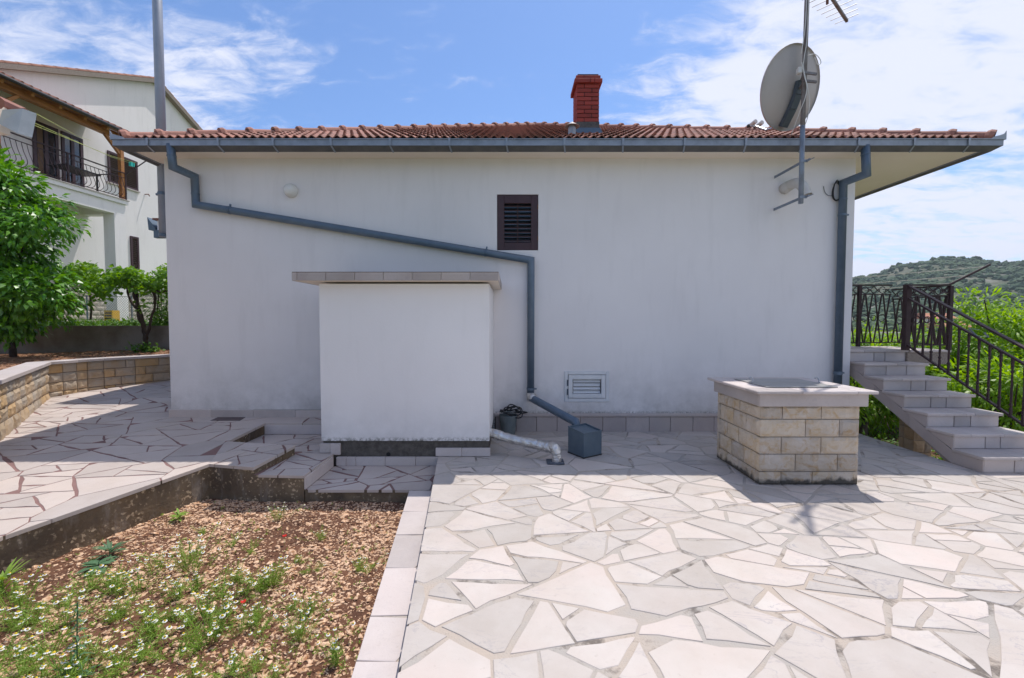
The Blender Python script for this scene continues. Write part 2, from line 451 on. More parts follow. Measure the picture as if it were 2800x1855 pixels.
# ---------------------------------------------------------------- mesh helpers
class MB:
    def __init__(s):
        s.v, s.f, s.mi = [], [], []

    def add(s, vs_, fs, m=0):
        o = len(s.v)
        s.v += [tuple(p) for p in vs_]
        s.f += [tuple(o + i for i in f) for f in fs]
        s.mi += [m] * len(fs)
        return s

    def box(s, x0, x1, y0, y1, z0, z1, m=0):
        return s.add([(x0, y0, z0), (x1, y0, z0), (x1, y1, z0), (x0, y1, z0),
                      (x0, y0, z1), (x1, y0, z1), (x1, y1, z1), (x0, y1, z1)],
                     [(0, 3, 2, 1), (4, 5, 6, 7), (0, 1, 5, 4), (1, 2, 6, 5), (2, 3, 7, 6), (3, 0, 4, 7)], m)

    def bbox(s, x0, x1, y0, y1, z0, z1, b=0.006, m=0):
        """box with bevelled edges (chamfer b)"""
        vs_ = []
        idx = {}
        for ix, x in ((0, x0), (1, x1)):
            for iy, y in ((0, y0), (1, y1)):
                for iz, z in ((0, z0), (1, z1)):
                    sx, sy, sz = (1 - 2 * ix), (1 - 2 * iy), (1 - 2 * iz)
                    for ax in range(3):
                        p = [x + sx * b, y + sy * b, z + sz * b]
                        p[ax] = (x, y, z)[ax]
                        idx[(ix, iy, iz, ax)] = len(vs_)
                        vs_.append(p)
        fs = []
        for ax in range(3):
            o1, o2 = [a for a in range(3) if a != ax]
            for side in (0, 1):
                q = []
                for a, b_ in ((0, 0), (1, 0), (1, 1), (0, 1)):
                    k = [0, 0, 0]
                    k[ax], k[o1], k[o2] = side, a, b_
                    q.append(idx[(*k, ax)])
                fs.append(tuple(q))
            for a in (0, 1):
                for b_ in (0, 1):
                    q = []
                    for side, oax in ((0, o1), (1, o1), (1, o2), (0, o2)):
                        k = [0, 0, 0]
                        k[o1], k[o2], k[ax] = a, b_, side
                        q.append(idx[(*k, oax)])
                    fs.append(tuple(q))
        for ix in (0, 1):
            for iy in (0, 1):
                for iz in (0, 1):
                    fs.append(tuple(idx[(ix, iy, iz, a)] for a in range(3)))
        return s.add(vs_, fs, m)

    def prism(s, poly, z0, z1, m=0, mtop=None):
        """poly: [(x,y)] ; z0,z1 numbers or functions of (x,y)"""
        n = len(poly)
        f0 = z0 if callable(z0) else (lambda x, y: z0)
        f1 = z1 if callable(z1) else (lambda x, y: z1)
        vs_ = [(x, y, f0(x, y)) for x, y in poly] + [(x, y, f1(x, y)) for x, y in poly]
        s.add(vs_, [tuple(range(n - 1, -1, -1))] + [(i, (i + 1) % n, n + (i + 1) % n, n + i) for i in range(n)], m)
        o = len(s.v) - 2 * n
        s.f.append(tuple(o + n + i for i in range(n)))
        s.mi.append(m if mtop is None else mtop)
        return s

    def tube(s, pts, r, n=8, m=0, caps=True, mitre=True):
        pts = [Vector(p) for p in pts]
        k = len(pts)
        rs = r if isinstance(r, (list, tuple)) else [r] * k
        tang = []
        for i in range(k):
            a = (pts[i] - pts[i - 1]).normalized() if i else None
            b = (pts[i + 1] - pts[i]).normalized() if i < k - 1 else None
            if a is None:
                tang.append((b, 1.0, None))
            elif b is None:
                tang.append((a, 1.0, None))
            else:
                t = (a + b)
                t = t.normalized() if t.length > 1e-6 else a
                c = max(0.35, t.dot(a))
                ax = a.cross(b)
                tang.append((t, c, ax.normalized() if ax.length > 1e-6 else None))
        t0 = tang[0][0]
        u = t0.orthogonal().normalized()
        vs_ = []
        for i in range(k):
            t, c, ax = tang[i]
            u = (u - t * u.dot(t))
            u = u.normalized() if u.length > 1e-6 else t.orthogonal().normalized()
            w = t.cross(u)
            for j in range(n):
                an = 2 * math.pi * j / n
                d = u * math.cos(an) + w * math.sin(an)
                if mitre and ax is not None and c < 0.999:
                    side = t.cross(ax)
                    d = d + side * d.dot(side) * (1 / c - 1)
                vs_.append(pts[i] + d * rs[i])
        fs = []
        for i in range(k - 1):
            for j in range(n):
                a, b = i * n + j, i * n + (j + 1) % n
                fs.append((a, b, b + n, a + n))
        if caps:
            fs.append(tuple(range(n - 1, -1, -1)))
            fs.append(tuple((k - 1) * n + j for j in range(n)))
        return s.add(vs_, fs, m)

    def bar(s, a, b, w, h, up=(0, 0, 1), m=0):
        """rectangular bar from a to b; h along up, w across"""
        a, b, up = Vector(a), Vector(b), Vector(up)
        t = (b - a).normalized()
        x = t.cross(up)
        x = x.normalized() if x.length > 1e-5 else t.orthogonal().normalized()
        y = x.cross(t)
        vs_ = []
        for p in (a, b):
            for sx, sy in ((-1, -1), (1, -1), (1, 1), (-1, 1)):
                vs_.append(p + x * (sx * w / 2) + y * (sy * h / 2))
        return s.add(vs_, [(0, 3, 2, 1), (4, 5, 6, 7), (0, 1, 5, 4), (1, 2, 6, 5), (2, 3, 7, 6), (3, 0, 4, 7)], m)

    def lathe(s, prof, c=(0, 0, 0), n=16, m=0):
        """prof [(r,z)] about the z axis"""
        vs_ = []
        for r, z in prof:
            for j in range(n):
                a = 2 * math.pi * j / n
                vs_.append((c[0] + r * math.cos(a), c[1] + r * math.sin(a), c[2] + z))
        fs = []
        for i in range(len(prof) - 1):
            for j in range(n):
                a, b = i * n + j, i * n + (j + 1) % n
                fs.append((a, b, b + n, a + n))
        return s.add(vs_, fs, m)

    def xform(s, M):
        s.v = [tuple(M @ Vector(p)) for p in s.v]
        return s

    def mesh(s, name):
        me = bpy.data.meshes.new(name)
        me.from_pydata(s.v, [], s.f)
        if any(s.mi):
            me.polygons.foreach_set('material_index', s.mi)
        me.update()
        return me

    def build(s, name, mats, parent=None, smooth=False, kind=None):
        me = s.mesh(name)
        for k in (mats if isinstance(mats, (list, tuple)) else [mats]):
            me.materials.append(MATS[k])
        if smooth:
            me.polygons.foreach_set('use_smooth', [True] * len(me.polygons))
        return link(name, me, parent, kind)


def link(name, me, parent=None, kind=None):
    o = bpy.data.objects.new(name, me)
    COL.objects.link(o)
    if parent is not None:
        o.parent = parent
    if kind:
        o['kind'] = kind
    return o


def thing(name, label, cat, loc=(0, 0, 0), group=None):
    o = bpy.data.objects.new(name, None)
    o.empty_display_size = 0.1
    COL.objects.link(o)
    o.location = loc
    return tag(o, label, cat, group)


def tag(o, label, cat, group=None):
    o['label'] = label
    o['category'] = cat
    if group:
        o['group'] = group
    return o


def at_root(t, o):
    """parent o to t keeping its world place (t has no rotation)"""
    o.parent = t
    o.matrix_parent_inverse = Matrix.Translation(-t.location)
    return o


def smooth_path(pts, k=6):
    """Catmull-Rom through pts"""
    P = [Vector(p) for p in pts]
    P = [P[0] * 2 - P[1]] + P + [P[-1] * 2 - P[-2]]
    out = []
    for i in range(1, len(P) - 2):
        a, b, c, d = P[i - 1], P[i], P[i + 1], P[i + 2]
        for j in range(k):
            t = j / k
            out.append(0.5 * ((2 * b) + (c - a) * t + (2 * a - 5 * b + 4 * c - d) * t * t + (3 * b - a - 3 * c + d) * t ** 3))
    out.append(P[-2])
    return out


# ---------------------------------------------------------------- crazy paving
def area(p):
    return 0.5 * sum(p[i][0] * p[(i + 1) % len(p)][1] - p[(i + 1) % len(p)][0] * p[i][1] for i in range(len(p)))


def clip(poly, nx, ny, c):
    """keep nx*x+ny*y <= c"""
    out = []
    for i in range(len(poly)):
        a, b = poly[i], poly[(i + 1) % len(poly)]
        da, db = nx * a[0] + ny * a[1] - c, nx * b[0] + ny * b[1] - c
        if da <= 0:
            out.append(a)
        if da * db < 0:
            t = da / (da - db)
            out.append((a[0] + (b[0] - a[0]) * t, a[1] + (b[1] - a[1]) * t))
    return out


def inset(poly, lo, hi, rnd, free=None):
    q = poly
    n = len(poly)
    for i in range(n):
        a, b = poly[i], poly[(i + 1) % n]
        ex, ey = b[0] - a[0], b[1] - a[1]
        L = math.hypot(ex, ey)
        if L < 1e-5:
            continue
        nx, ny = ey / L, -ex / L
        q = clip(q, nx, ny, nx * a[0] + ny * a[1] - (0.0 if free and free(a, b) else rnd.uniform(lo, hi)))
        if len(q) < 3:
            return []
    return q


def crazy_polys(region, sp, seed, split=0.5, joint=(0.006, 0.017), aniso=1.25):
    rnd = random.Random(seed)
    fine, sp = sp * 0.74, sp * 1.9
    if area(region) < 0:
        region = region[::-1]
    xs, ys = [p[0] for p in region], [p[1] for p in region]
    pts = []
    W_, H_ = max(xs) - min(xs) + 2 * sp, max(ys) - min(ys) + 2 * sp
    for _ in range(max(60, int(W_ * H_ / (sp * sp) * 30))):
        p = (min(xs) - sp + rnd.random() * W_, min(ys) - sp + rnd.random() * H_)
        r = sp * (0.52 + 0.75 * rnd.random() ** 1.6)
        if all(((p[0] - q[0]) / aniso) ** 2 + (p[1] - q[1]) ** 2 > ((r + q[2]) / 2) ** 2 for q in pts):
            pts.append((p[0], p[1], r))
    cells = []
    for i, p in enumerate(pts):
        poly = region
        for j, q in enumerate(pts):
            if i == j:
                continue
            dx, dy = q[0] - p[0], q[1] - p[1]
            if dx * dx + dy * dy > (3.6 * sp * aniso) ** 2:
                continue
            kk = 0.5 + 0.5 * (p[2] ** 2 - q[2] ** 2) / (dx * dx + dy * dy) * 0.6
            poly = clip(poly, dx, dy, dx * (p[0] + (q[0] - p[0]) * kk) + dy * (p[1] + (q[1] - p[1]) * kk))
            if len(poly) < 3:
                break
        if len(poly) >= 3 and area(poly) > 0.002:
            cells.append(poly)
    out = []
    for c in cells:
        base_an = rnd.gauss(0.0, 0.24)
        todo = [c]
        while todo:
            q = todo.pop()
            a_ = area(q)
            want = fine * fine * min(2.5, math.exp(rnd.gauss(0.0, 0.6)))
            if a_ < want * 1.35 or a_ < 0.012:
                out.append(q)
                continue
            best, bn = -1, (1, 0)
            for k in range(4):
                an = base_an + k * math.pi / 4
                nx, ny = math.cos(an), math.sin(an)
                pr_ = [nx * v[0] + ny * v[1] for v in q]
                if (max(pr_) - min(pr_)) / (aniso if abs(nx) > 0.7 else 1) > best:
                    best, bn = (max(pr_) - min(pr_)) / (aniso if abs(nx) > 0.7 else 1), (nx, ny, an)
            an = bn[2] + rnd.gauss(0, 0.15)
            nx, ny = math.cos(an), math.sin(an)
            pr_ = [nx * v[0] + ny * v[1] for v in q]
            t = rnd.choice((rnd.uniform(.38, .62), rnd.uniform(.3, .7)))
            cc = min(pr_) + (max(pr_) - min(pr_)) * t
            for h in (clip(q, nx, ny, cc), clip(q, -nx, -ny, -cc)):
                if len(h) >= 3 and area(h) > 0.004:
                    todo.append(h)

    def on_edge(a, b):
        for i in range(len(region)):
            p, r = region[i], region[(i + 1) % len(region)]
            ex, ey = r[0] - p[0], r[1] - p[1]
            L = math.hypot(ex, ey)
            if all(abs((c_[0] - p[0]) * ey - (c_[1] - p[1]) * ex) / L < 1e-4 for c_ in (a, b)):
                return True
        return False

    res = []
    for q in out:
        q = inset(q, joint[0], joint[1] * (1.9 if rnd.random() < 0.18 else 1.0), rnd, on_edge)
        if len(q) < 3 or area(q) < 0.0025:
            continue
        # chip a corner now and then
        for _c in range(rnd.choice((0, 1, 1, 2))):
            if len(q) < 4:
                break
            i = rnd.randrange(len(q))
            a, b, c = q[i - 1], q[i], q[(i + 1) % len(q)]
            if on_edge(a, b) or on_edge(b, c):
                continue
            t = rnd.uniform(0.12, 0.34)
            q = q[:i] + [(b[0] + (a[0] - b[0]) * t, b[1] + (a[1] - b[1]) * t),
                         (b[0] + (c[0] - b[0]) * t, b[1] + (c[1] - b[1]) * t)] + q[i + 1:]
        w = []
        for i in range(len(q)):
            a, b = q[i], q[(i + 1) % len(q)]
            L = math.hypot(b[0] - a[0], b[1] - a[1])
            w.append(a)
            if L > 0.10 and not on_edge(a, b):
                n = min(4, int(L / 0.085))
                for j in range(1, n):
                    t = j / n + rnd.uniform(-.1, .1) / n
                    d = rnd.choice((rnd.uniform(-0.002, 0.005), rnd.uniform(0.0, 0.016)))
                    w.append((a[0] + (b[0] - a[0]) * t - (b[1] - a[1]) / L * d,
                              a[1] + (b[1] - a[1]) * t + (b[0] - a[0]) / L * d))
        res.append(w)
    return res


def stone_into(mb, poly, zf, th=0.022, bev=0.003, dz=0.0):
    cx = sum(p[0] for p in poly) / len(poly)
    cy = sum(p[1] for p in poly) / len(poly)
    n = len(poly)
    top, mid, bot = [], [], []
    for x, y in poly:
        L = max(1e-4, math.hypot(x - cx, y - cy))
        k = max(0.0, 1 - bev / L)
        xi, yi = cx + (x - cx) * k, cy + (y - cy) * k
        top.append((xi, yi, zf(xi, yi) + dz))
        mid.append((x, y, zf(x, y) + dz - bev * 0.7))
        bot.append((x, y, zf(x, y) - th))
    fs = [tuple(range(n))]
    for i in range(n):
        j = (i + 1) % n
        fs.append((n + i, n + j, j, i))
        fs.append((2 * n + i, 2 * n + j, n + j, n + i))
    mb.add(top + mid + bot, fs)


def in_frame(x, y, z, margin=0.35):
    if y < 0.5:
        return False
    px = x / y * FPX / 1400.0
    py = ((z - EYE) / y + SP) * FPX / 927.5
    return abs(px) < 1 + margin and py > -1 - margin


def lay_paving(parent, polys, zf, material, seed, th=0.022, cap=300):
    rnd = random.Random(seed)
    seen, rest = [], []
    for p in polys:
        cx = sum(v[0] for v in p) / len(p)
        cy = sum(v[1] for v in p) / len(p)
        (seen if in_frame(cx, cy, zf(cx, cy)) else rest).append((cx * cx + cy * cy, p))
    seen.sort(key=lambda t: t[0] / max(0.02, abs(area(t[1]))) ** 0.5)
    rest += seen[cap:]
    for _, p in seen[:cap]:
        mb = MB()
        stone_into(mb, p, zf, th, dz=rnd.uniform(-0.001, 0.0015))
        mb.build('paving_stone', material, parent)
    if rest:
        mb = MB()
        for _, p in rest:
            stone_into(mb, p, zf, th, dz=rnd.uniform(-0.001, 0.0015))
        mb.build('outer_paving_stones', material, parent, kind='stuff')


# rough split-face block in local space: face towards -y at y=0, x in 0..w, z in 0..h, depth d
def split_block(w, h, d, seed, bulge=0.022, nx=7, nz=4, chamfer=0.007):
    mb = MB()
    g = []
    for k in range(nz + 1):
        for i in range(nx + 1):
            u, v = i / nx, k / nz
            e = min(u * w, (1 - u) * w, v * h, (1 - v) * h)
            p = Vector((u * w * 9 + seed * 7.3, v * h * 9, seed * 1.7))
            a = noise.noise(p) * 0.6 + noise.noise(p * 2.3) * 0.4 + 0.35
            edge = (i in (0, nx)) or (k in (0, nz))
            y = 0.0 if edge else -max(-0.004, bulge * a) - chamfer
            x = u * w
            z = v * h
            if not edge:
                x += noise.noise(p * 3 + Vector((9, 0, 0))) * 0.25 * w / nx
                z += noise.noise(p * 3 + Vector((0, 9, 0))) * 0.25 * h / nz
            g.append((x, y, z))
    n = nx + 1
    fs = []
    for k in range(nz):
        for i in range(nx):
            a = k * n + i
            if (i + k + seed) % 2:
                fs += [(a, a + 1, a + n), (a + 1, a + n + 1, a + n)]
            else:
                fs += [(a, a + 1, a + n + 1), (a, a + n + 1, a + n)]
    mb.add(g, fs)
    c = [(0, 0, 0), (w, 0, 0), (w, 0, h), (0, 0, h), (0, d, 0), (w, d, 0), (w, d, h), (0, d, h)]
    mb.add(c, [(1, 5, 6, 2), (4, 0, 3, 7), (3, 2, 6, 7), (0, 4, 5, 1)])
    return mb


def place(mb, o, ux):
    """local x -> ux (unit, horizontal), local y -> inward (left normal), z up"""
    ux = Vector(ux).normalized()
    uy = Vector((0, 0, 1)).cross(ux)
    M = Matrix(((ux.x, uy.x, 0, o[0]), (ux.y, uy.y, 0, o[1]), (0, 0, 1, o[2]), (0, 0, 0, 1)))
    return mb.xform(M)


def struct(o):
    o['kind'] = 'structure'
    return o


# ================================================================ ground and paving
YW = 6.41                                   # front wall plane of the house
XL, XR = -5.01, 4.95                        # its left and right corners
TE0, TE1 = (-0.36, 0.6), (-0.867, 5.143)    # left edge of the terrace
SE0, SE1 = (-0.60, 0.6), (-1.040, 4.43)     # left edge of the lower strip beside it
ZS = -0.25                                  # soil of the bed
ZL2, ZL1 = -0.11, 0.04


def zpath(x, y):
    return -0.085 + 0.046 * y


gm = MB()
gm.add([(-1500, -1500, -1.6), (1500, -1500, -1.6), (1500, 1500, -1.6), (-1500, 1500, -1.6)], [(0, 1, 2, 3)])
struct(gm.build('ground', 'grass'))
lg = MB()
lg.prism([(4.9, 4.72), (14, 4.72), (14, 20), (4.9, 20)], -1.7, lambda x, y: -0.55)
struct(lg.build('lower_garden', 'lower_soil'))

# terrace
ter = MB()
ter_poly = [TE0, (0.0, -6.0), (9.5, -6.0), (9.5, 4.72), (4.99, 4.72), (4.99, 6.5), (-0.90, 6.5), TE1]
ter.prism(ter_poly, -0.7, -0.0035, 0, 1)
terrace = struct(ter.build('terrace', ['concrete_gravel', 'mortar']))
TF0, TF1 = (TE0[0] - 0.012, TE0[1]), (TE1[0] - 0.012, TE1[1])
polys = crazy_polys([TF0, (5.0, 0.6), (5.0, 6.405), (-0.92, 6.405), TF1], 0.37, 5, split=0.5, joint=(0.003, 0.015))
polys += crazy_polys([(5.0, 0.6), (9.5, 0.6), (9.5, 4.72), (5.0, 4.72)], 0.40, 12, split=0.5, joint=(0.003, 0.012))
polys += crazy_polys([(0.0, -6.0), (9.5, -6.0), (9.5, 0.6), TE0], 0.55, 13, split=0.3, joint=(0.003, 0.012))
lay_paving(terrace, polys, lambda x, y: 0.0, 'flagstone', 3, th=0.03)

# lower strip: one row of broad slabs beside the terrace
st = MB()
st.prism([SE0, TE0, TE1, (-0.9, 5.2), (-1.05, 5.2), SE1], -0.7, ZL2 - 0.006, 0, 1)
strip = struct(st.build('border_strip', ['concrete_stained', 'mortar']))
yy = 0.62
rs = random.Random(4)
while yy < 4.40:
    L = rs.uniform(0.30, 0.52)
    y2 = min(yy + L, 4.42)

    def xe(e0, e1, y):
        return e0[0] + (e1[0] - e0[0]) * (y - e0[1]) / (e1[1] - e0[1])
    j = rs.uniform(-0.012, 0.012)
    q = [(xe(SE0, SE1, yy) - 0.008, yy + 0.004), (xe(TE0, TE1, yy) - 0.004, yy + 0.004 + j), (xe(TE0, TE1, y2) - 0.004, y2 - 0.006 + j),
         (xe(SE0, SE1, y2) - 0.008, y2 - 0.004)]
    if rs.random() < 0.6:
        q = [q[0], (q[1][0] - 0.05, q[1][1]), (q[1][0], q[1][1] + 0.12), q[2], q[3]]
    mb = MB()
    stone_into(mb, q, lambda x, y: ZL2, 0.03)
    mb.build('paving_stone', 'slab', strip)
    yy = y2

# garden path on the left, sloping up to the back, with a notch where it steps down to the shed
A, B, C_, N_, M_ = (-3.172, 4.544), (-2.656, 4.447), (-2.567, 5.13), (-3.46, 5.264), (-3.46, 6.085)
E0, E1 = (-4.55, 0.75), (-3.69, 3.109)
pm = MB()
main = [E0, E1, A, N_, M_, (-3.46, 6.5), (-5.01, 6.5), (-5.01, 16), (-12, 16), (-12, 0.75)]
pm.prism(main[::1], -0.7, lambda x, y: zpath(x, y) - 0.005, 0, 1)
pm.prism([A, B, C_, N_], -0.7, lambda x, y: zpath(x, y) - 0.006, 0, 1)
pm.prism([M_, (-2.2, 6.085), (-2.2, 6.5), (-3.46, 6.5)], -0.7, lambda x, y: zpath(x, y) - 0.005, 0, 1)
path = struct(pm.build('garden_path', ['concrete_stained', 'mortar_red']))
A2, E1b = (A[0] + 0.010, A[1] - 0.012), (E1[0] + 0.012, E1[1] - 0.008)
pp = crazy_polys([E0, E1b, A2, (-3.448, 5.2), (-3.448, 6.40), (-12, 6.40), (-12, 0.75)], 0.46, 21, split=0.75, joint=(0.003, 0.011), aniso=1.4)
pp += crazy_polys([(-5.01, 6.41), (-5.01, 13.0), (-9.5, 13.0), (-12, 6.41)], 0.5, 22, split=0.5, joint=(0.003, 0.010), aniso=1.4)
pp += crazy_polys([A2, (B[0] + 0.012, B[1] - 0.012), (C_[0] + 0.012, C_[1]), (N_[0], N_[1] + 0.01), (-3.448, 5.2)], 0.36, 23, split=0.5, joint=(0.004, 0.010))
pp += crazy_polys([(-3.46, 6.075), (-2.2, 6.075), (-2.2, 6.40), (-3.46, 6.40)], 0.4, 24, split=0.2, joint=(0.003, 0.006))
lay_paving(path, pp, zpath, 'flagstone_path', 8, th=0.032)
# white riser slabs at the back and side of the notch
rb = MB()
rb.bbox(-3.452, -2.28, 6.066, 6.083, ZL1, zpath(0, 6.08) - 0.03, 0.003)
rb.build('riser_slab', 'slab', path)

# step levels in front of the shed
l1 = MB()
l1.prism([(-3.45, 4.9), B, (-2.5, 4.435), (-2.13, 4.425), (-2.13, 5.19), (-2.26, 5.19), (-2.26, 6.07), (-3.45, 6.07)], -0.7, ZL1 - 0.005, 0, 1)
lev1 = struct(l1.build('shed_step', ['concrete_stained', 'mortar_red']))
pq = crazy_polys([(-3.45, 5.26), (-2.28, 5.26), (-2.28, 6.06), (-3.45, 6.06)], 0.34, 31, split=0.5, joint=(0.004, 0.011))
pq += crazy_polys([(-2.60, 4.44), (-2.118, 4.412), (-2.118, 5.15), (-2.28, 5.26), (-2.56, 5.26)], 0.30, 32, split=0.5, joint=(0.004, 0.011))
lay_paving(lev1, pq, lambda x, y: ZL1, 'flagstone_path', 9, th=0.028)
sb = MB()
sb.bbox(-2.128, -2.11, 4.43, 5.13, ZL2, ZL1 - 0.024, 0.003)
sb.build('riser_slab', 'slab', lev1)
l2 = MB()
l2.prism([(-2.12, 4.435), (-1.04, 4.43), (-0.83, 4.42), (-0.90, 5.19), (-2.12, 5.19)], -0.7, ZL2 - 0.0055, 0, 1)
lev2 = struct(l2.build('lower_step', ['concrete_stained', 'mortar_red']))
pq = crazy_polys([(-2.11, 4.422), (-0.84, 4.422), (-0.88, 5.17), (-2.11, 5.17)], 0.30, 33, split=0.55, joint=(0.005, 0.014))
lay_paving(lev2, pq, lambda x, y: ZL2, 'flagstone_path', 10, th=0.028)

# dark drain slab in the path
dm = MB()
c4 = [at_z(575, 1153, 0.19), at_z(656, 1153, 0.19), at_z(672, 1143, 0.20), at_z(600, 1142, 0.20)]
dm.prism([(p.x, p.y) for p in c4], lambda x, y: zpath(x, y) - 0.02, lambda x, y: zpath(x, y) + 0.0045)
tag(dm.build('drain_cover', 'dark_slab'), 'dark flat drain cover let into the pale path by the house wall', 'drain cover')

# soil bed with stones
sm = MB()
soil_poly = [(-4.6, 0.6), E1, A, B, (-2.13, 4.43), SE1, SE0]


def zsoil(x, y):
    edge = max(0.0, 1 - abs(y - 4.35) / 0.5)
    return ZS + 0.025 * noise.noise(Vector((x * 1.7, y * 1.7, 0))) + 0.012 * noise.noise(Vector((x * 7, y * 7, 3))) + 0.02 * edge


def inside(poly, x, y):
    c = False
    for i in range(len(poly)):
        (x1, y1), (x2, y2) = poly[i], poly[i - 1]
        if (y1 > y) != (y2 > y) and x < (x2 - x1) * (y - y1) / (y2 - y1) + x1:
            c = not c
    return c


nx, ny = 90, 90
gv = [(-4.7 + 4.3 * i / nx, 0.55 + 4.05 * k / ny) for k in range(ny + 1) for i in range(nx + 1)]
sm.add([(x, y, zsoil(x, y)) for x, y in gv], [(k * (nx + 1) + i, k * (nx + 1) + i + 1, (k + 1) * (nx + 1) + i + 1, (k + 1) * (nx + 1) + i) for k in range(ny) for i in range(nx)])
struct(sm.build('garden_soil', 'soil', smooth=True))


def pebble_shapes(n, seed):
    rnd = random.Random(seed)
    out = []
    t = (1 + 5 ** 0.5) / 2
    iv = [(-1, t, 0), (1, t, 0), (-1, -t, 0), (1, -t, 0), (0, -1, t), (0, 1, t), (0, -1, -t), (0, 1, -t), (t, 0, -1), (t, 0, 1), (-t, 0, -1), (-t, 0, 1)]
    fs = [(0, 11, 5), (0, 5, 1), (0, 1, 7), (0, 7, 10), (0, 10, 11), (1, 5, 9), (5, 11, 4), (11, 10, 2), (10, 7, 6), (7, 1, 8),
          (3, 9, 4), (3, 4, 2), (3, 2, 6), (3, 6, 8), (3, 8, 9), (4, 9, 5), (2, 4, 11), (6, 2, 10), (8, 6, 7), (9, 8, 1)]
    for _ in range(n):
        vs_ = []
        for v in iv:
            p = Vector(v).normalized() * rnd.uniform(0.5, 1.2)
            vs_.append(Vector((p.x, p.y * rnd.uniform(.8, 1.1), p.z)))
        out.append((vs_, fs))
    return out


def scatter_pebbles(name, spots, material, seed, parent=None):
    rnd = random.Random(seed)
    sh = pebble_shapes(14, seed)
    mb = MB()
    for x, y, z, s in spots:
        vs_, fs = rnd.choice(sh)
        M = (Matrix.Translation((x, y, z)) @ Matrix.Rotation(rnd.uniform(0, 6.3), 4, 'Z') @ Matrix.Rotation(rnd.uniform(-.4, .4), 4, 'X')
             @ Matrix.Diagonal((s * rnd.uniform(.8, 1.5), s * rnd.uniform(.5, .95), s * rnd.uniform(.22, .5), 1)))
        mb.add([M @ v for v in vs_], fs)
    return mb.build(name, material, parent, kind='stuff')


rp = random.Random(11)
spots = []
while len(spots) < 19000:
    x, y = rp.uniform(-4.3, -0.6), rp.uniform(0.9, 4.52)
    if not inside(soil_poly, x, y) or not in_frame(x, y, ZS, 0.12):
        continue
    dn = noise.noise(Vector((x * 1.3, y * 1.3, 8))) + 0.35 * noise.noise(Vector((x * 4, y * 4, 2)))
    if rp.random() > 0.66 + dn * 0.8:
        continue
    s = min(0.036, 0.0062 * math.exp(rp.gauss(0.22, 0.56)))
    spots.append((x, y, zsoil(x, y) + s * 0.15, s))
g_ = scatter_pebbles('gravel', spots, 'gravel', 5)
clods = []
while len(clods) < 7000:
    x, y = rp.uniform(-4.3, -0.6), rp.uniform(0.9, 4.52)
    if inside(soil_poly, x, y) and in_frame(x, y, ZS, 0.12):
        clods.append((x, y, zsoil(x, y), min(0.03, 0.006 * math.exp(rp.gauss(0.2, 0.6)))))
cl_ = scatter_pebbles('soil_clods', clods, 'soil', 15)
cl_['label'] = 'dark crumbs of earth between the stones of the bed'
cl_['category'] = 'earth'
g_['label'] = 'reddish broken stones strewn over the garden soil'
g_['category'] = 'gravel'

# ================================================================ house
YG = 5.97                                   # outer face of the front gutter
ZGT, ZGB = 4.055, 3.915
EXL, EXR = -5.29, 6.52                      # eave edges left and right
YE = 6.02
ZSOF = 3.955
house = thing('house', 'low white plastered house with red tiled hip roof and grey gutters', 'house', (0, YW, 0))


def part(mb, name, m, parent=house, smooth=False, kind=None):
    return at_root(parent, mb.build(name, m, None, smooth, kind)) if parent.type == 'EMPTY' else sub(mb, name, m, parent, smooth, kind)


def sub(mb, name, m, parent, smooth=False, kind=None):
    o = mb.build(name, m, None, smooth, kind)
    o.parent = parent
    # parent chain roots are plain translations
    off = Vector((0, 0, 0))
    p = parent
    while p is not None:
        off += p.location
        if p.parent is not None:
            off += p.matrix_parent_inverse.translation
        p = p.parent
    o.matrix_parent_inverse = Matrix.Translation(-off)
    return o


def lnk(name, me, parent, M):
    """copy a shared mesh under a part/thing at world matrix M"""
    o = bpy.data.objects.new(name, me)
    COL.objects.link(o)
    off = Vector((0, 0, 0))
    p = parent
    while p is not None:
        off += p.location
        if p.parent is not None:
            off += p.matrix_parent_inverse.translation
        p = p.parent
    o.parent = parent
    o.matrix_parent_inverse = Matrix.Translation(-off)
    o.matrix_basis = M
    return o


wx0, wx1 = at_y(1359, 600, YW).x, at_y(1472, 600, YW).x
wz1, wz0 = at_y(1415, 532, YW).z, at_y(1415, 685, YW).z
vx0, vx1 = at_y(1543, 1050, YW).x, at_y(1666, 1050, YW).x
vz1, vz0 = at_y(1600, 1015, YW).z, at_y(1600, 1099, YW).z


def wall_holes(mb, x0, x1, z0, z1, y, holes, depth):
    xs = sorted({x0, x1, *[h[0] for h in holes], *[h[1] for h in holes]})
    zs = sorted({z0, z1, *[h[2] for h in holes], *[h[3] for h in holes]})
    for i in range(len(xs) - 1):
        for k in range(len(zs) - 1):
            cx, cz = (xs[i] + xs[i + 1]) / 2, (zs[k] + zs[k + 1]) / 2
            if any(h[0] < cx < h[1] and h[2] < cz < h[3] for h in holes):
                continue
            mb.add([(xs[i], y, zs[k]), (xs[i + 1], y, zs[k]), (xs[i + 1], y, zs[k + 1]), (xs[i], y, zs[k + 1])], [(0, 1, 2, 3)])
    for a, b, c, d in holes:
        q = [(a, c), (b, c), (b, d), (a, d)]
        for i in range(4):
            (p, r), (s, t) = q[i], q[(i + 1) % 4]
            mb.add([(p, y, r), (s, y, t), (s, y + depth, t), (p, y + depth, r)], [(3, 2, 1, 0)])
        mb.add([(a, y + depth, c), (b, y + depth, c), (b, y + depth, d), (a, y + depth, d)], [(0, 1, 2, 3)])


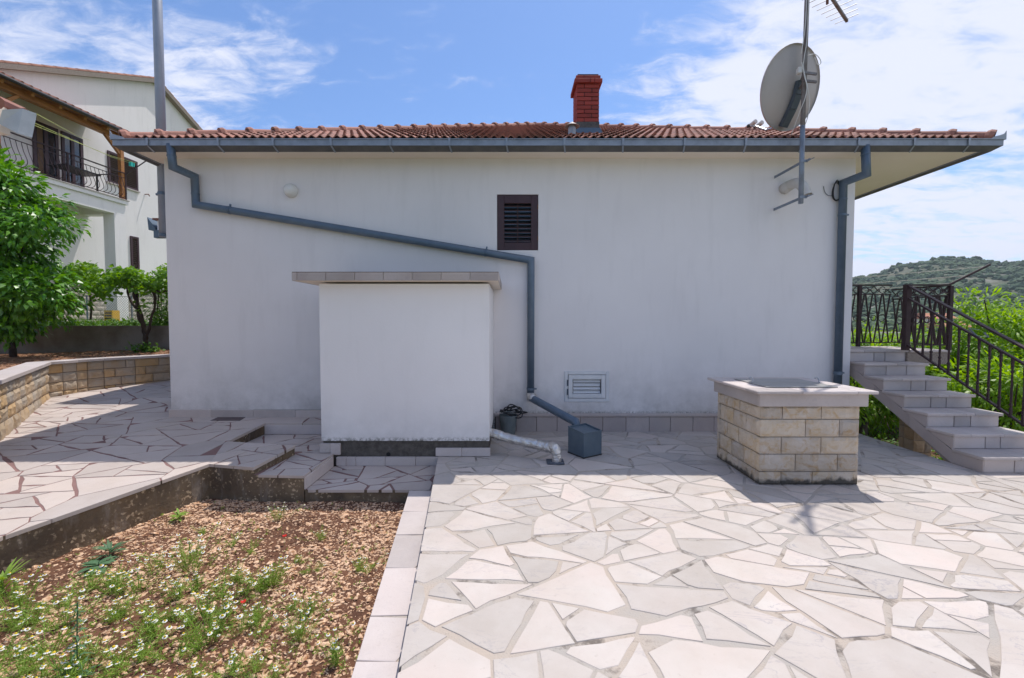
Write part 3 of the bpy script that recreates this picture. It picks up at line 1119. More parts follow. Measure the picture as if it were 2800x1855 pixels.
YB = 17.4
wm = MB()
wall_holes(wm, XL, XR, -0.9, ZSOF, YW, [(wx0, wx1, wz0, wz1), (vx0 + 0.03, vx1 - 0.03, vz0 + 0.03, vz1 - 0.03)], 0.16)
wm.add([(XL, YW, -0.9), (XL, YB, -0.9), (XL, YB, ZSOF), (XL, YW, ZSOF)], [(3, 2, 1, 0)])
wm.add([(XR, YW, -0.9), (XR, YB, -0.9), (XR, YB, ZSOF), (XR, YW, ZSOF)], [(0, 1, 2, 3)])
wm.add([(XL, YB, -0.9), (XR, YB, -0.9), (XR, YB, ZSOF), (XL, YB, ZSOF)], [(3, 2, 1, 0)])
wall = part(wm, 'wall', 'plaster')

sf = MB()
sf.box(EXL + 0.07, EXR - 0.07, YE + 0.05, 17.9, ZSOF, ZSOF + 0.1)
part(sf, 'soffit', 'plaster_soffit')

# roof
APX, APY = (EXL + EXR) / 2, YE + (EXR - EXL) / 2
SL = 0.468
ZE = 4.045
CS = 1 / math.sqrt(1 + SL * SL)
APZ = ZE + SL * (APY - YE)
rm = MB()
c = [(EXL, YE, ZE), (EXR, YE, ZE), (EXR, 2 * APY - YE, ZE), (EXL, 2 * APY - YE, ZE), (APX, APY, APZ)]
rm.add([(x, y, z - 0.015) for x, y, z in c], [(0, 1, 4), (1, 2, 4), (2, 3, 4), (3, 0, 4), (3, 2, 1, 0)])
roof = part(rm, 'roof', 'clay_tile')

TW, TL = 0.222, 0.335
tm = MB()
prof = []
for i in range(13):
    u = i / 12
    prof.append((u * TW, 0.018 + 0.018 * math.sin(u * 4 * math.pi - math.pi / 2)))
tv = []
for yk, lift in ((0.0, 0.046), (TL + 0.07, 0.002)):
    tv += [(x - TW / 2, yk, z + lift) for x, z in prof]
tv += [(x - TW / 2, 0.0, z + 0.031) for x, z in prof]
n = len(prof)
tf = [(i, i + 1, n + i + 1, n + i) for i in range(n - 1)] + [(2 * n + i, 2 * n + i + 1, i + 1, i) for i in range(n - 1)]
tm.add(tv, tf)
tile_me = tm.mesh('roof_tile')
tile_me.materials.append(MATS['clay_tile'])
rt = random.Random(3)


def slope_tiles(o, ux, up, width0):
    """rows of tiles on a hip slope: o = eave start corner, ux along eave, up = plan direction uphill"""
    ux, up = Vector(ux), Vector(up)
    sy = (up + Vector((0, 0, SL))).normalized()
    nz = ux.cross(sy)
    rows = int((width0 / 2) / (TL * CS))
    out = []
    for r in range(rows + 1):
        d = r * TL * CS
        x0, x1 = d, width0 - d
        k = int((x1 - x0) / TW)
        if k < 1:
            continue
        start = math.floor(x0 / TW) * TW + TW / 2
        x = start
        while x < x1:
            if x > x0 + 0.31 and x < x1 - 0.31:
                p = Vector(o) + ux * (x + rt.uniform(-.004, .004)) + (up + Vector((0, 0, SL))) * (d - 0.03)
                M = Matrix(((ux.x, sy.x, nz.x, p.x), (ux.y, sy.y, nz.y, p.y), (ux.z, sy.z, nz.z, p.z), (0, 0, 0, 1)))
                out.append(M @ Matrix.Rotation(rt.uniform(-.012, .012), 4, 'Z') @ Matrix.Rotation(rt.uniform(-.012, .012), 4, 'X'))
            x += TW
    return out


front = slope_tiles((EXL, YE, ZE), (1, 0, 0), (0, 1, 0), EXR - EXL)
for M in front[:300]:
    lnk('roof_tile', tile_me, roof, M)
rest = front[300:] + slope_tiles((EXR, YE, ZE), (0, 1, 0), (-1, 0, 0), EXR - EXL) + slope_tiles((EXL, 2 * APY - YE, ZE), (0, -1, 0), (1, 0, 0), EXR - EXL)
mb = MB()
for M in rest:
    mb.add([M @ Vector(p) for p in tv], tf)
sub(mb, 'upper_roof_tiles', 'clay_tile', roof, kind='stuff')

# hip caps with raised collars
cap = MB()
HL = 0.40
n = 9
ring = []
for y, r, zz_ in ((0, 0.088, 0.0), (0.0, 0.118, 0.004), (0.05, 0.122, 0.004), (0.085, 0.105, 0.0), (0.09, 0.092, 0), (HL + 0.05, 0.078, 0.0)):
    for j in range(n):
        a = -0.5 + (math.pi + 1.0) * j / (n - 1)
        ring.append((r * math.cos(a), y, r * 0.86 * math.sin(a) - 0.005 + zz_))
cap.add(ring, [(k * n + j, k * n + j + 1, (k + 1) * n + j + 1, (k + 1) * n + j) for k in range(5) for j in range(n - 1)])
cap_me = cap.mesh('ridge_tile')
cap_me.materials.append(MATS['ridge_clay'])
apex = Vector((APX, APY, APZ))
for ci, corner in enumerate(((EXL, YE, ZE), (EXR, YE, ZE), (EXL, 2 * APY - YE, ZE), (EXR, 2 * APY - YE, ZE))):
    a = Vector(corner)
    t = (apex - a).normalized()
    u = t.cross(Vector((0, 0, 1))).normalized()
    w = u.cross(t)
    L = (apex - a).length
    k = int(L / HL)
    mb = MB()
    for i in range(k + 1):
        p = a + t * (0.03 + i * HL) + w * 0.04
        M = Matrix(((u.x, t.x, w.x, p.x), (u.y, t.y, w.y, p.y), (u.z, t.z, w.z, p.z), (0, 0, 0, 1)))
        M = M @ Matrix.Rotation(rt.uniform(-.03, .03), 4, 'Z') @ Matrix.Rotation(rt.uniform(-.02, .02), 4, 'X')
        if ci < 2:
            lnk('ridge_tile', cap_me, roof, M)
        else:
            mb.add([M @ Vector(q) for q in ring], cap.f)
    if ci >= 2:
        sub(mb, 'rear_ridge_tiles', 'ridge_clay', roof, kind='stuff')

# gutters: profile (outward, z), swept along front and both sides
GP = [(-0.05, ZGT - 0.005), (-0.05, ZGB + 0.02), (0.0, ZGB - 0.004), (0.085, ZGB + 0.05), (0.085, ZGT - 0.012), (0.097, ZGT - 0.012), (0.097, ZGT), (0.075, ZGT), (0.075, ZGB + 0.055), (0.0, ZGB + 0.006), (-0.04, ZGB + 0.03), (-0.04, ZGT - 0.005)]
gt = MB()
gy, gl, gr = YE + 0.03, EXL + 0.03, EXR - 0.03
gvv = []
for (dx, dy, px_, py_) in ((-1, 0, gl, 17.9), (-1, -1, gl, gy), (1, -1, gr, gy), (1, 0, gr, 17.9)):
    for d, z in GP:
        gvv.append((px_ + dx * d, py_ + dy * d, z))
n = len(GP)
gt.add(gvv, [(k * n + i, k * n + (i + 1) % n, (k + 1) * n + (i + 1) % n, (k + 1) * n + i) for k in range(3) for i in range(n)])
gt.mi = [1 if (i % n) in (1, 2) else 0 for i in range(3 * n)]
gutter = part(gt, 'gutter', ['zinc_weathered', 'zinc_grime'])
for bx in (405, 598, 748, 906, 1067, 1229, 1385, 1543, 1703, 1871, 2038, 2192, 2346, 2498, 2647):
    x = at_y(bx, 390, YG).x
    b = MB()
    yf = gy - 0.085
    b.box(x - 0.014, x + 0.014, yf - 0.02, yf - 0.0125, ZGB + 0.045, ZGT + 0.004)
    b.add([(x - 0.011, yf - 0.006, ZGB + 0.044), (x + 0.011, yf - 0.006, ZGB + 0.044), (x + 0.011 + 0.02, gy, ZGB - 0.012), (x + 0.02 - 0.011, gy, ZGB - 0.012),
           (x - 0.011, yf - 0.003, ZGB + 0.048), (x + 0.011, yf - 0.003, ZGB + 0.048), (x + 0.031, gy, ZGB - 0.008), (x + 0.009, gy, ZGB - 0.008)],
          [(0, 1, 2, 3), (7, 6, 5, 4), (0, 4, 5, 1), (1, 5, 6, 2), (2, 6, 7, 3), (3, 7, 4, 0)])
    sub(b, 'bracket', 'zinc', gutter)
for sx, ex in ((-1, EXL), (1, EXR)):        # upturned corner plates
    e = MB()
    prof = [(0, 0), (0.0, 0.115), (0.03, 0.075), (0.09, 0.055), (0.17, 0.035), (0.21, 0.0)]
    y0 = gy - 0.10
    pts = [(ex + sx * (0.075 - d), z) for d, z in prof]
    e.add([(x, y0, ZGT - 0.015 + z) for x, z in pts] + [(x, y0 + 0.006, ZGT - 0.015 + z) for x, z in pts],
          [tuple(range(6)), tuple(range(11, 5, -1))] + [(i, 6 + i, 6 + (i + 1) % 6, (i + 1) % 6) for i in range(6)])
    xs_ = ex + sx * 0.075
    e.box(min(xs_, xs_ - sx * 0.006), max(xs_, xs_ - sx * 0.006), y0 + 0.006, y0 + 0.3, ZGT - 0.015, ZGT + 0.06)
    sub(e, 'corner_plate', 'zinc', gutter)

# downpipes
YP = YW - 0.075
PR = 0.052


def P(px, py, y):
    return at_y(px, py, y)


d1 = MB()
q0 = P(466, 402, YE - 0.01)
q1 = P(473, 457, YE - 0.01)
q2 = P(532, 483, YP)
q3 = P(536, 560, YP)
q4 = P(1452, 712, YP)
q5 = P(1451, 1082, YP)
box_c = Vector((0.855, 5.31, 0))
q6 = Vector((0.80, 5.50, 0.345))
q7 = Vector((0.825, 5.455, 0.25))
d1.tube([q0 + Vector((0, 0, 0.03)), q1, q2, q3, q4, q5], PR, 14)
pipe1 = part(d1, 'downpipe', 'pipe_paint', smooth=True)
pipe1.data.polygons.foreach_set('use_smooth', [len(p.vertices) == 4 for p in pipe1.data.polygons])
d1b = MB()
d1b.tube([q5 + Vector((0, 0, 0.02)), q5 + Vector((0.0, -0.01, -0.03)), q6, q7], PR * 1.03, 14)
sub(d1b, 'outlet_pipe', 'pipe_paint', pipe1, smooth=True)
fo = MB()
fo.tube([q5 + Vector((0, 0, 0.035)), q5 + Vector((0.002, -0.012, -0.03)), q5.lerp(q6, 0.10)], PR * 1.12, 14)
sub(fo, 'foil_wrap', 'foil', pipe1, smooth=True)


def collar(parent, p, t, r=PR * 1.09, h=0.03, m='pipe_paint', lug=True):
    c_ = MB()
    t = Vector(t).normalized()
    c_.tube([p - t * h / 2, p + t * h / 2], r, 14)
    if lug:
        side = t.cross(Vector((0, 1, 0))).normalized()
        c_.bar(p + side * (r - 0.002), p + side * (r + 0.03), 0.02, 0.02, (0, 1, 0))
    return sub(c_, 'clamp', m, parent)


for f in (0.10, 0.865):
    collar(pipe1, q3.lerp(q4, f), q4 - q3)
collar(pipe1, q2.lerp(q3, 0.62), q3 - q2, lug=False, h=0.012)
collar(pipe1, q0.lerp(q1, 0.45), q1 - q0, lug=False, h=0.012)
collar(pipe1, q4.lerp(q5, 0.95), q5 - q4)

d2 = MB()
r0 = P(2366, 405, YE - 0.01)
r1 = P(2369, 476, YE - 0.01)
r2 = P(2306, 500, YP)
r3 = P(2287, 1050, YP)
r3.x = r2.x
d2.tube([r0 + Vector((0, 0, 0.03)), r1, r2, r3 - Vector((0, 0, 0.1))], PR, 14)
pipe2 = part(d2, 'downpipe', 'pipe_paint', smooth=True)
pipe2['label'] = 'straight downpipe by the stairs'
collar(pipe2, r0.lerp(r1, 0.25), r1 - r0, lug=False, h=0.012)
collar(pipe2, Vector((r2.x, YP, at_y(2300, 588, YP).z)), (0, 0, -1))
collar(pipe2, Vector((r2.x, YP, at_y(2300, 545, YP).z)), (0, 0, -1), lug=False, h=0.012)
collar(pipe2, Vector((r2.x, YP, at_y(2300, 1020, YP).z)), (0, 0, -1), h=0.05)

# shuttered window
wf = MB()
FW = 0.105
yf = YW + 0.012
for a in ((wx0 + 0.004, wx0 + FW, wz0 + 0.004, wz1 - 0.004), (wx1 - FW, wx1 - 0.004, wz0 + 0.004, wz1 - 0.004),
          (wx0 + FW, wx1 - FW, wz0 + 0.004, wz0 + 0.115), (wx0 + FW, wx1 - FW, wz1 - 0.125, wz1 - 0.004)):
    wf.bbox(a[0], a[1], yf, yf + 0.045, a[2], a[3], 0.004)
win = part(wf, 'window_shutter', 'shutter_paint')
zz0, zz1 = wz0 + 0.115, wz1 - 0.125
for i in range(9):
    z = zz0 + (zz1 - zz0) * (i + 0.45) / 9
    s_ = MB()
    s_.bar((wx0 + FW, yf + 0.026, z), (wx1 - FW, yf + 0.026, z), 0.010, 0.046, (0, 1, 0.42))
    sub(s_, 'slat', 'shutter_paint', win)
s_ = MB()
s_.box((wx0 + wx1) / 2 - 0.010, (wx0 + wx1) / 2 + 0.010, yf + 0.052, yf + 0.062, zz0, zz1)
sub(s_, 'mullion', 'shutter_paint', win)
g = MB()
g.box(wx0 + 0.03, wx1 - 0.03, YW + 0.125, YW + 0.130, wz0 + 0.03, wz1 - 0.03)
sub(g, 'pane', 'dark_glass', win)
for hz in (0.22, 0.78):
    g = MB()
    g.box(wx1 - 0.016, wx1 + 0.004, yf - 0.006, yf - 0.002, wz0 + (wz1 - wz0) * hz - 0.03, wz0 + (wz1 - wz0) * hz + 0.03)
    sub(g, 'hinge', 'rust', win)

# white louvred vent
vf = MB()
t_ = 0.052
for a in ((vx0, vx0 + t_, vz0, vz1), (vx1 - t_, vx1, vz0, vz1), (vx0 + t_, vx1 - t_, vz0, vz0 + t_), (vx0 + t_, vx1 - t_, vz1 - t_, vz1)):
    vf.bbox(a[0], a[1], YW - 0.014, YW + 0.03, a[2], a[3], 0.004)
vent = part(vf, 'vent_grille', 'white_metal')
i0, i1, k0, k1 = vx0 + t_ + 0.006, vx1 - t_ - 0.006, vz0 + t_ + 0.006, vz1 - t_ - 0.006
u_ = 0.062
v2 = MB()
for a in ((i0, i0 + u_, k0, k1), (i1 - u_, i1, k0, k1), (i0 + u_, i1 - u_, k0, k0 + u_), (i0 + u_, i1 - u_, k1 - u_, k1)):
    v2.bbox(a[0], a[1], YW - 0.024, YW + 0.03, a[2], a[3], 0.004)
sub(v2, 'inner_frame', 'white_metal', vent)
for i in range(4):
    z = k0 + u_ + (k1 - k0 - 2 * u_) * (i + 0.5) / 4
    s_ = MB()
    s_.bar((i0 + u_ + 0.012, YW + 0.016, z), (i1 - u_ - 0.012, YW + 0.016, z), 0.005, 0.052, (0, 0.75, 1))
    sub(s_, 'slat', 'white_metal', vent)
g = MB()
g.box(i0 + u_, i1 - u_, YW + 0.06, YW + 0.065, k0 + u_, k1 - u_)
sub(g, 'backing', 'dark_inside', vent)
for hz in (0.33, 0.62):
    g = MB()
    g.box(vx0 + t_ - 0.014, vx0 + t_ + 0.004, YW - 0.028, YW - 0.016, vz0 + (vz1 - vz0) * hz - 0.045, vz0 + (vz1 - vz0) * hz + 0.045)
    sub(g, 'hinge', 'fascia_blue', vent)

# globe lamp
lp = at_y(797, 523, YW)
lm = MB()
lm.lathe([(0.001, 0.115), (0.045, 0.108), (0.08, 0.08), (0.096, 0.04), (0.098, 0.012)], n=20)
lm.xform(Matrix.Translation((lp.x, YW, lp.z)) @ Matrix.Rotation(math.pi / 2, 4, 'X'))
lamp = part(lm, 'wall_lamp', 'lamp_glass', smooth=True)
g = MB()
g.lathe([(0.0985, 0.0), (0.0985, 0.012), (0.06, 0.0125)], n=20)
g.xform(Matrix.Translation((lp.x, YW, lp.z)) @ Matrix.Rotation(math.pi / 2, 4, 'X'))
sub(g, 'lamp_base', 'white_pvc', lamp)

# plinth on the right: ledge and tiles
pz = 0.265
pl = MB()
pl.bbox(-0.26, XR + 0.01, YW - 0.05, YW + 0.02, pz - 0.045, pz, 0.008)
plinth = part(pl, 'plinth', 'slab_pink')
g = MB()
g.box(-0.25, XR, YW - 0.022, YW + 0.01, -0.02, pz - 0.046)
sub(g, 'backing', 'joint_dark', plinth)
x = -0.24
rk = random.Random(2)
while x < XR - 0.05:
    w = min(rk.choice((0.30, 0.33, 0.34, 0.22, 0.31)), XR - x)
    g = MB()
    g.bbox(x + 0.003, x + w - 0.003, YW - 0.034, YW - 0.008, -0.01, pz - 0.05, 0.003)
    sub(g, 'plinth_tile', 'slab_pink', plinth)
    x += w
# plinth on the left
x = XL - 0.02
pl2 = MB()
pl2.box(XL - 0.01, -2.27, YW - 0.012, YW + 0.01, 0.1, 0.318)
plinth2 = part(pl2, 'left_plinth', 'joint_grey')
while x < -2.28:
    w = min(0.62, -2.27 - x)
    g = MB()
    g.bbox(x + 0.0015, x + w - 0.0015, YW - 0.03, YW + 0.004, 0.15, 0.322 - 0.006 * (x - XL), 0.004)
    sub(g, 'plinth_tile', 'slab', plinth2)
    x += w

# chimney
CYF = 7.2
cx0, cx1 = at_y(1577, 330, CYF).x, at_y(1638, 330, CYF).x
czt = at_y(1607, 202, CYF).z
czb = at_y(1607, 334, CYF).z
CD = 0.42
cm = MB()
cm.box(cx0 + 0.012, cx1 - 0.012, CYF + 0.012, CYF + CD - 0.012, 4.2, czt)
chim = part(cm, 'chimney', 'brick_joint')
CH = (czt - 0.16 - czb) / 9
rb_ = random.Random(6)


def brick(x0, x1, y0, y1, z0, z1):
    b = MB()
    b.bbox(x0, x1, y0, y1, z0, z1, 0.004)
    sub(b, 'brick', 'brick_red', chim)


W3 = (cx1 - cx0) / 3
for r in range(9):
    z0, z1 = czb + r * CH + 0.006, czb + (r + 1) * CH - 0.004
    cut = cx0 + W3 * (1 if r % 2 == 0 else 2)
    j = 0.006
    for a, b in ((cx0, cut - j), (cut + j, cx1)):
        brick(a, b, CYF + rb_.uniform(-.002, .002), CYF + 0.10, z0, z1)
    c2 = CYF + 0.10 + (CD - 0.1) * (0.35 if r % 2 else 0.62)
    for xa, xb in ((cx0 - 0.001, cx0 + 0.09), (cx1 - 0.09, cx1 + 0.001)):
        for a, b in ((CYF + 0.112, c2 - j), (c2 + j, CYF + CD)):
            brick(xa, xb, a, b, z0, z1)
zt = czb + 9 * CH
for ov, zc, hh, cuts in ((0.045, zt, CH, (0.56, 0.72)), (0.02, zt + CH, CH * 0.9, (0.32,)), (-0.035, zt + CH * 1.9, 0.03, (0.28, 0.62))):
    xs_ = [0] + list(cuts) + [1]
    for i in range(len(xs_) - 1):
        a = cx0 - ov + (cx1 - cx0 + 2 * ov) * xs_[i]
        b = cx0 - ov + (cx1 - cx0 + 2 * ov) * xs_[i + 1]
        brick(a + 0.003, b - 0.003, CYF - ov, CYF + CD + ov, zc + 0.003, zc + hh)
g = MB()
g.box(cx0 - 0.005, cx1 + 0.005, CYF - 0.006, CYF + CD + 0.006, czb - 0.13, czb + 0.002)
sub(g, 'tarred_base', 'chimney_tar', chim)
g = MB()
g.add([(cx0 - 0.02, CYF - 0.02, czb - 0.10), (cx1 + 0.02, CYF - 0.02, czb - 0.10), (cx1 + 0.06, CYF - 0.05, czb - 0.22), (cx0 - 0.06, CYF - 0.05, czb - 0.22),
       (cx0 - 0.02, CYF + CD, czb - 0.10), (cx1 + 0.02, CYF + CD, czb - 0.10), (cx1 + 0.06, CYF + CD, czb - 0.22), (cx0 - 0.06, CYF + CD, czb - 0.22)],
      [(0, 1, 2, 3), (1, 5, 6, 2), (4, 0, 3, 7)])
sub(g, 'flashing', 'pipe_paint', chim)

# small roof vent pipe with conical cap
vp = at_y(1564, 352, 6.75)
g = MB()
g.tube([(vp.x, 6.75, 4.2), (vp.x, 6.75, at_y(1564, 346, 6.75).z)], 0.058, 14)
vpipe = part(g, 'vent_pipe', 'zinc', smooth=False)
g = MB()
zc = at_y(1564, 346, 6.75).z
g.lathe([(0.002, 0.075), (0.06, 0.035), (0.115, 0.0), (0.11, -0.004), (0.03, 0.02)], (vp.x, 6.75, zc - 0.005), 18)
sub(g, 'cone_cap', 'dish_paint', vpipe)

# flue pipe on the left side of the house
fx, fy = -5.235, 6.66
fz0 = at_y(452, 650, fy).z
g = MB()
g.tube([(fx, fy, fz0), (fx, fy, 8.2)], 0.062, 14)
flue = part(g, 'flue_pipe', 'flue_paint', smooth=True)
flue.data.polygons.foreach_set('use_smooth', [len(p.vertices) == 4 for p in flue.data.polygons])
for zc in (at_y(452, 532, fy).z, at_y(452, 645, fy).z):
    g = MB()
    g.tube([(fx, fy, zc - 0.015), (fx, fy, zc + 0.025)], 0.07, 14)
    g.bar((fx - 0.06, fy, zc), (fx - 0.10, fy, zc), 0.03, 0.03)
    sub(g, 'clamp', 'pipe_paint', flue)

# side canopy with its own little gutter, seen past the left corner
yc = 8.4
cz = at_y(430, 618, yc).z
g = MB()
g.box(at_y(430, 610, yc).x, XL + 0.0, yc, yc + 5.0, cz - 0.08, cz + 0.10)
canopy = part(g, 'side_canopy', 'plaster_neighbour')
xg = at_y(405, 610, yc).x
g = MB()
g.add([(xg, yc - 0.02, cz + 0.16), (xg + 0.13, yc - 0.02, cz - 0.02), (xg + 0.15, yc - 0.02, cz - 0.10), (xg + 0.02, yc - 0.02, cz - 0.08),
       (xg, yc + 5.0, cz + 0.16), (xg + 0.13, yc + 5.0, cz - 0.02), (xg + 0.15, yc + 5.0, cz - 0.10), (xg + 0.02, yc + 5.0, cz - 0.08)],
      [(0, 1, 2, 3), (7, 6, 5, 4), (0, 4, 5, 1), (1, 5, 6, 2), (2, 6, 7, 3), (3, 7, 4, 0)])
g.box(xg + 0.17, XL, yc - 0.09, yc - 0.004, cz - 0.24, cz - 0.10)
sub(g, 'canopy_gutter', 'box_paint', canopy)
g = MB()
g.box(xg + 0.12, XL, yc - 0.05, yc + 5.0, cz + 0.103, cz + 0.135)
sub(g, 'canopy_tile', 'clay_tile', canopy)

# white exhaust elbow on the wall
g = MB()
e0 = at_y(2144, 517, YW)
e1 = e0 + Vector((0.0, -0.16, 0.012))
e2 = e0 + Vector((0.015, -0.27, 0.0))
e3 = e0 + Vector((0.055, -0.33, -0.07))
e4 = e0 + Vector((0.085, -0.37, -0.20))
g.tube([e0, e0 + Vector((0, -0.07, 0.005)), e1], [0.078, 0.078, 0.07], 16)
exh = part(g, 'exhaust_elbow', 'white_pvc', smooth=True)
g = MB()
g.tube(smooth_path([e1, e2, e3, e4], 4), 0.068, 16, caps=False)
sub(g, 'bend', 'white_pvc', exh, smooth=True)

# ================================================================ mast, dish, antenna
YM = 5.80
mx = at_y(2190, 540, YM).x
mz0 = at_y(2190, 557, YM).z
mast = thing('antenna_mast', 'tall thin grey antenna mast held off the wall by two arms', 'mast', (mx, YM, mz0))
g = MB()
g.tube([(mx, YM, mz0), (mx, YM, 4.15)], 0.030, 12)
part(g, 'lower_pole', 'mast_paint', mast, smooth=True)
g = MB()
g.tube([(mx, YM, 4.12), (mx + 0.03, YM, 7.3)], 0.0285, 12)
part(g, 'upper_pole', 'mast_rust', mast, smooth=True)
for py in (443, 541):
    z = at_y(2190, py, YM).z
    g = MB()
    g.bar((mx + 0.01, YW, z), (mx + 0.01, YM + 0.02, z), 0.008, 0.035)
    g.bar((mx - 0.035, YM - 0.034, z), (mx + 0.055, YM - 0.034, z), 0.006, 0.035)
    g.bar((mx + 0.045, YM - 0.04, z), (mx + 0.045, YM - 0.09, z + 0.004), 0.022, 0.02)
    g.bar((mx + 0.05, YM - 0.08, z), (mx + 0.085, YM - 0.115, z + 0.012), 0.008, 0.008)
    part(g, 'wall_arm', 'mast_paint', mast)

DC = at_y(2159, 243, 6.06)
nrm = Vector((-0.27, 0.925, 0.27)).normalized()
side = nrm.cross(Vector((0, 0, 1))).normalized()
upv = side.cross(nrm)
RW, RH = 0.465, 0.515


def D(u, v, w):
    """dish frame: u to the side, v up, w towards the sky it points at"""
    return DC + side * u + upv * v + nrm * w


dish = thing('satellite_dish', 'round pale satellite dish seen from behind on the mast', 'satellite dish', DC)
g = MB()
NR, NA = 8, 48
vsd = [D(0, 0, -0.11)]
for i in range(1, NR + 1):
    r = i / NR
    for j in range(NA):
        a = 2 * math.pi * j / NA
        vsd.append(D(RW * r * math.cos(a), RH * r * math.sin(a), -0.11 + 0.11 * r * r))
for j in range(NA):
    a = 2 * math.pi * j / NA
    vsd.append(D(RW * 1.025 * math.cos(a), RH * 1.025 * math.sin(a), 0.0))
for j in range(NA):
    a = 2 * math.pi * j / NA
    vsd.append(D(RW * 1.027 * math.cos(a), RH * 1.027 * math.sin(a), -0.022))
fsd = [(0, 1 + (j + 1) % NA, 1 + j) for j in range(NA)]
for i in range(NR + 1):
    for j in range(NA):
        a, b = 1 + i * NA + j, 1 + i * NA + (j + 1) % NA
        fsd.append((a, b, b + NA, a + NA))
g.add(vsd, fsd)
part(g, 'reflector', 'dish_paint', dish, smooth=True)
g = MB()
sp = [D(0.0, 0.06, -0.15), D(0.0, -0.10, -0.155), D(-0.005, -0.27, -0.125), D(-0.01, -0.48, -0.05)]
for a, b in zip(sp[:-1], sp[1:]):
    g.bar(a, b, 0.105, 0.06, nrm)
part(g, 'spine', 'dish_arm', dish)
g = MB()
mp_ = Vector((mx + 0.012, YM, DC.z))
for dz in (0.05, -0.05):
    g.bar(D(0.0, dz, -0.16), mp_ + Vector((-0.01, 0.0, dz)), 0.03, 0.02)
    g.bar(mp_ + Vector((-0.03, -0.032, dz)), mp_ + Vector((0.14, -0.015, dz - 0.01)), 0.022, 0.028)
part(g, 'mast_clamp', 'mast_rust', dish)
g = MB()
g.bbox(*(sorted((mp_.x - 0.10, mp_.x - 0.045))), YM - 0.03, YM + 0.03, DC.z + 0.05, DC.z + 0.13, 0.008)
part(g, 'switch_box', 'cable_white', dish)
g = MB()
l_p = at_y(2066, 346, 6.72)
ends = [D(-0.02, -0.47, 0.02), D(-0.02, -0.47, 0.02).lerp(l_p, 0.5) - Vector((0, 0, 0.05)), l_p]
g.tube(ends, 0.016, 8)
part(g, 'feed_arm', 'aluminium', dish)
g = MB()
g.bar(ends[2] - side * 0.08, ends[2] + side * 0.1, 0.02, 0.02)
part(g, 'feed_bar', 'aluminium', dish)
for s_ in (-0.05, 0.07):
    g = MB()
    b0 = ends[2] + side * s_ + upv * 0.03
    g.tube([b0 + nrm * 0.03 - upv * 0.01, b0 + nrm * 0.10 - upv * 0.02], 0.026, 10)
    lnb = part(g, 'feed_horn', 'cable_black', dish)
    g = MB()
    g.tube([b0 - nrm * 0.04 + upv * 0.03, b0 + nrm * 0.04 - upv * 0.01], 0.032, 12)
    sub(g, 'horn_cover', 'cable_white', lnb)

cab = thing('antenna_cable', 'white cables running loosely down the antenna mast', 'cable', (mx, YM - 0.04, mz0))
for pts in ([(mx + 0.02, YM - 0.035, 7.0), (mx + 0.015, YM - 0.036, 5.9), (mx + 0.012, YM - 0.036, 5.6), (mx + 0.0, YM - 0.04, 5.2), (mx - 0.03, YM - 0.045, 5.0), (mx - 0.035, YM - 0.045, 4.85), (mx + 0.02, YM - 0.045, 4.62), (mx + 0.055, YM - 0.035, 4.45), (mx + 0.06, YM + 0.0, 4.25), (mx + 0.06, YM + 0.15, 4.07)],
            [(mx - 0.01, YM - 0.035, 6.6), (mx - 0.015, YM - 0.036, 5.6), (mx - 0.03, YM - 0.036, 5.3), (mx - 0.06, YM - 0.03, 5.05)],
            [(mx - 0.06, YM - 0.045, 4.93), (mx - 0.02, YM - 0.045, 4.75), (mx + 0.01, YM - 0.05, 4.62), (mx - 0.01, YM - 0.05, 4.48), (mx - 0.04, YM - 0.02, 4.36), (mx - 0.05, YM + 0.15, 4.1)],
            [(mx + 0.02, YM - 0.04, 5.02), (mx + 0.10, YM - 0.05, 5.03), (mx + 0.16, YM - 0.05, 4.98), (mx + 0.18, YM - 0.05, 4.92), (mx + 0.14, YM - 0.05, 4.90), (mx + 0.10, YM - 0.05, 4.99)]):
    g = MB()
    g.tube(smooth_path(pts, 4), 0.005, 5)
    part(g, 'cable', 'cable_white', cab, smooth=True)

az = 6.24
bdir = Vector((1.37, 1.13, 0)).normalized()
edir = Vector((-bdir.y, bdir.x, 0))
ab = Vector((mx, YM, az)) - bdir * 0.3
ant = thing('tv_antenna', 'spiky metal television antenna near the top of the mast', 'antenna', (mx, YM, az))
g = MB()
g.bar(ab, ab + bdir * 2.1, 0.034, 0.034)
part(g, 'boom', 'mast_rust', ant)
for i in range(15):
    t = 0.12 + 1.95 * i / 14
    hl = 0.44 - 0.29 * (i / 14)
    g = MB()
    p = ab + bdir * t + Vector((0, 0, 0.02))
    g.tube([p - edir * hl, p + edir * hl], 0.0058, 5)
    part(g, 'element', 'aluminium', ant)
g = MB()
p = ab + bdir * 1.15 - Vector((0, 0, 0.05))
g.tube([p, p - Vector((0, 0, 0.12))], 0.018, 6)
part(g, 'balun', 'rust', ant)
g = MB()
g.tube([Vector((mx, YM, az + 0.02)) + bdir * 0.03, Vector((mx, YM, az + 0.02)) - bdir * 0.05], 0.045, 10)
part(g, 'clamp', 'rust', ant)

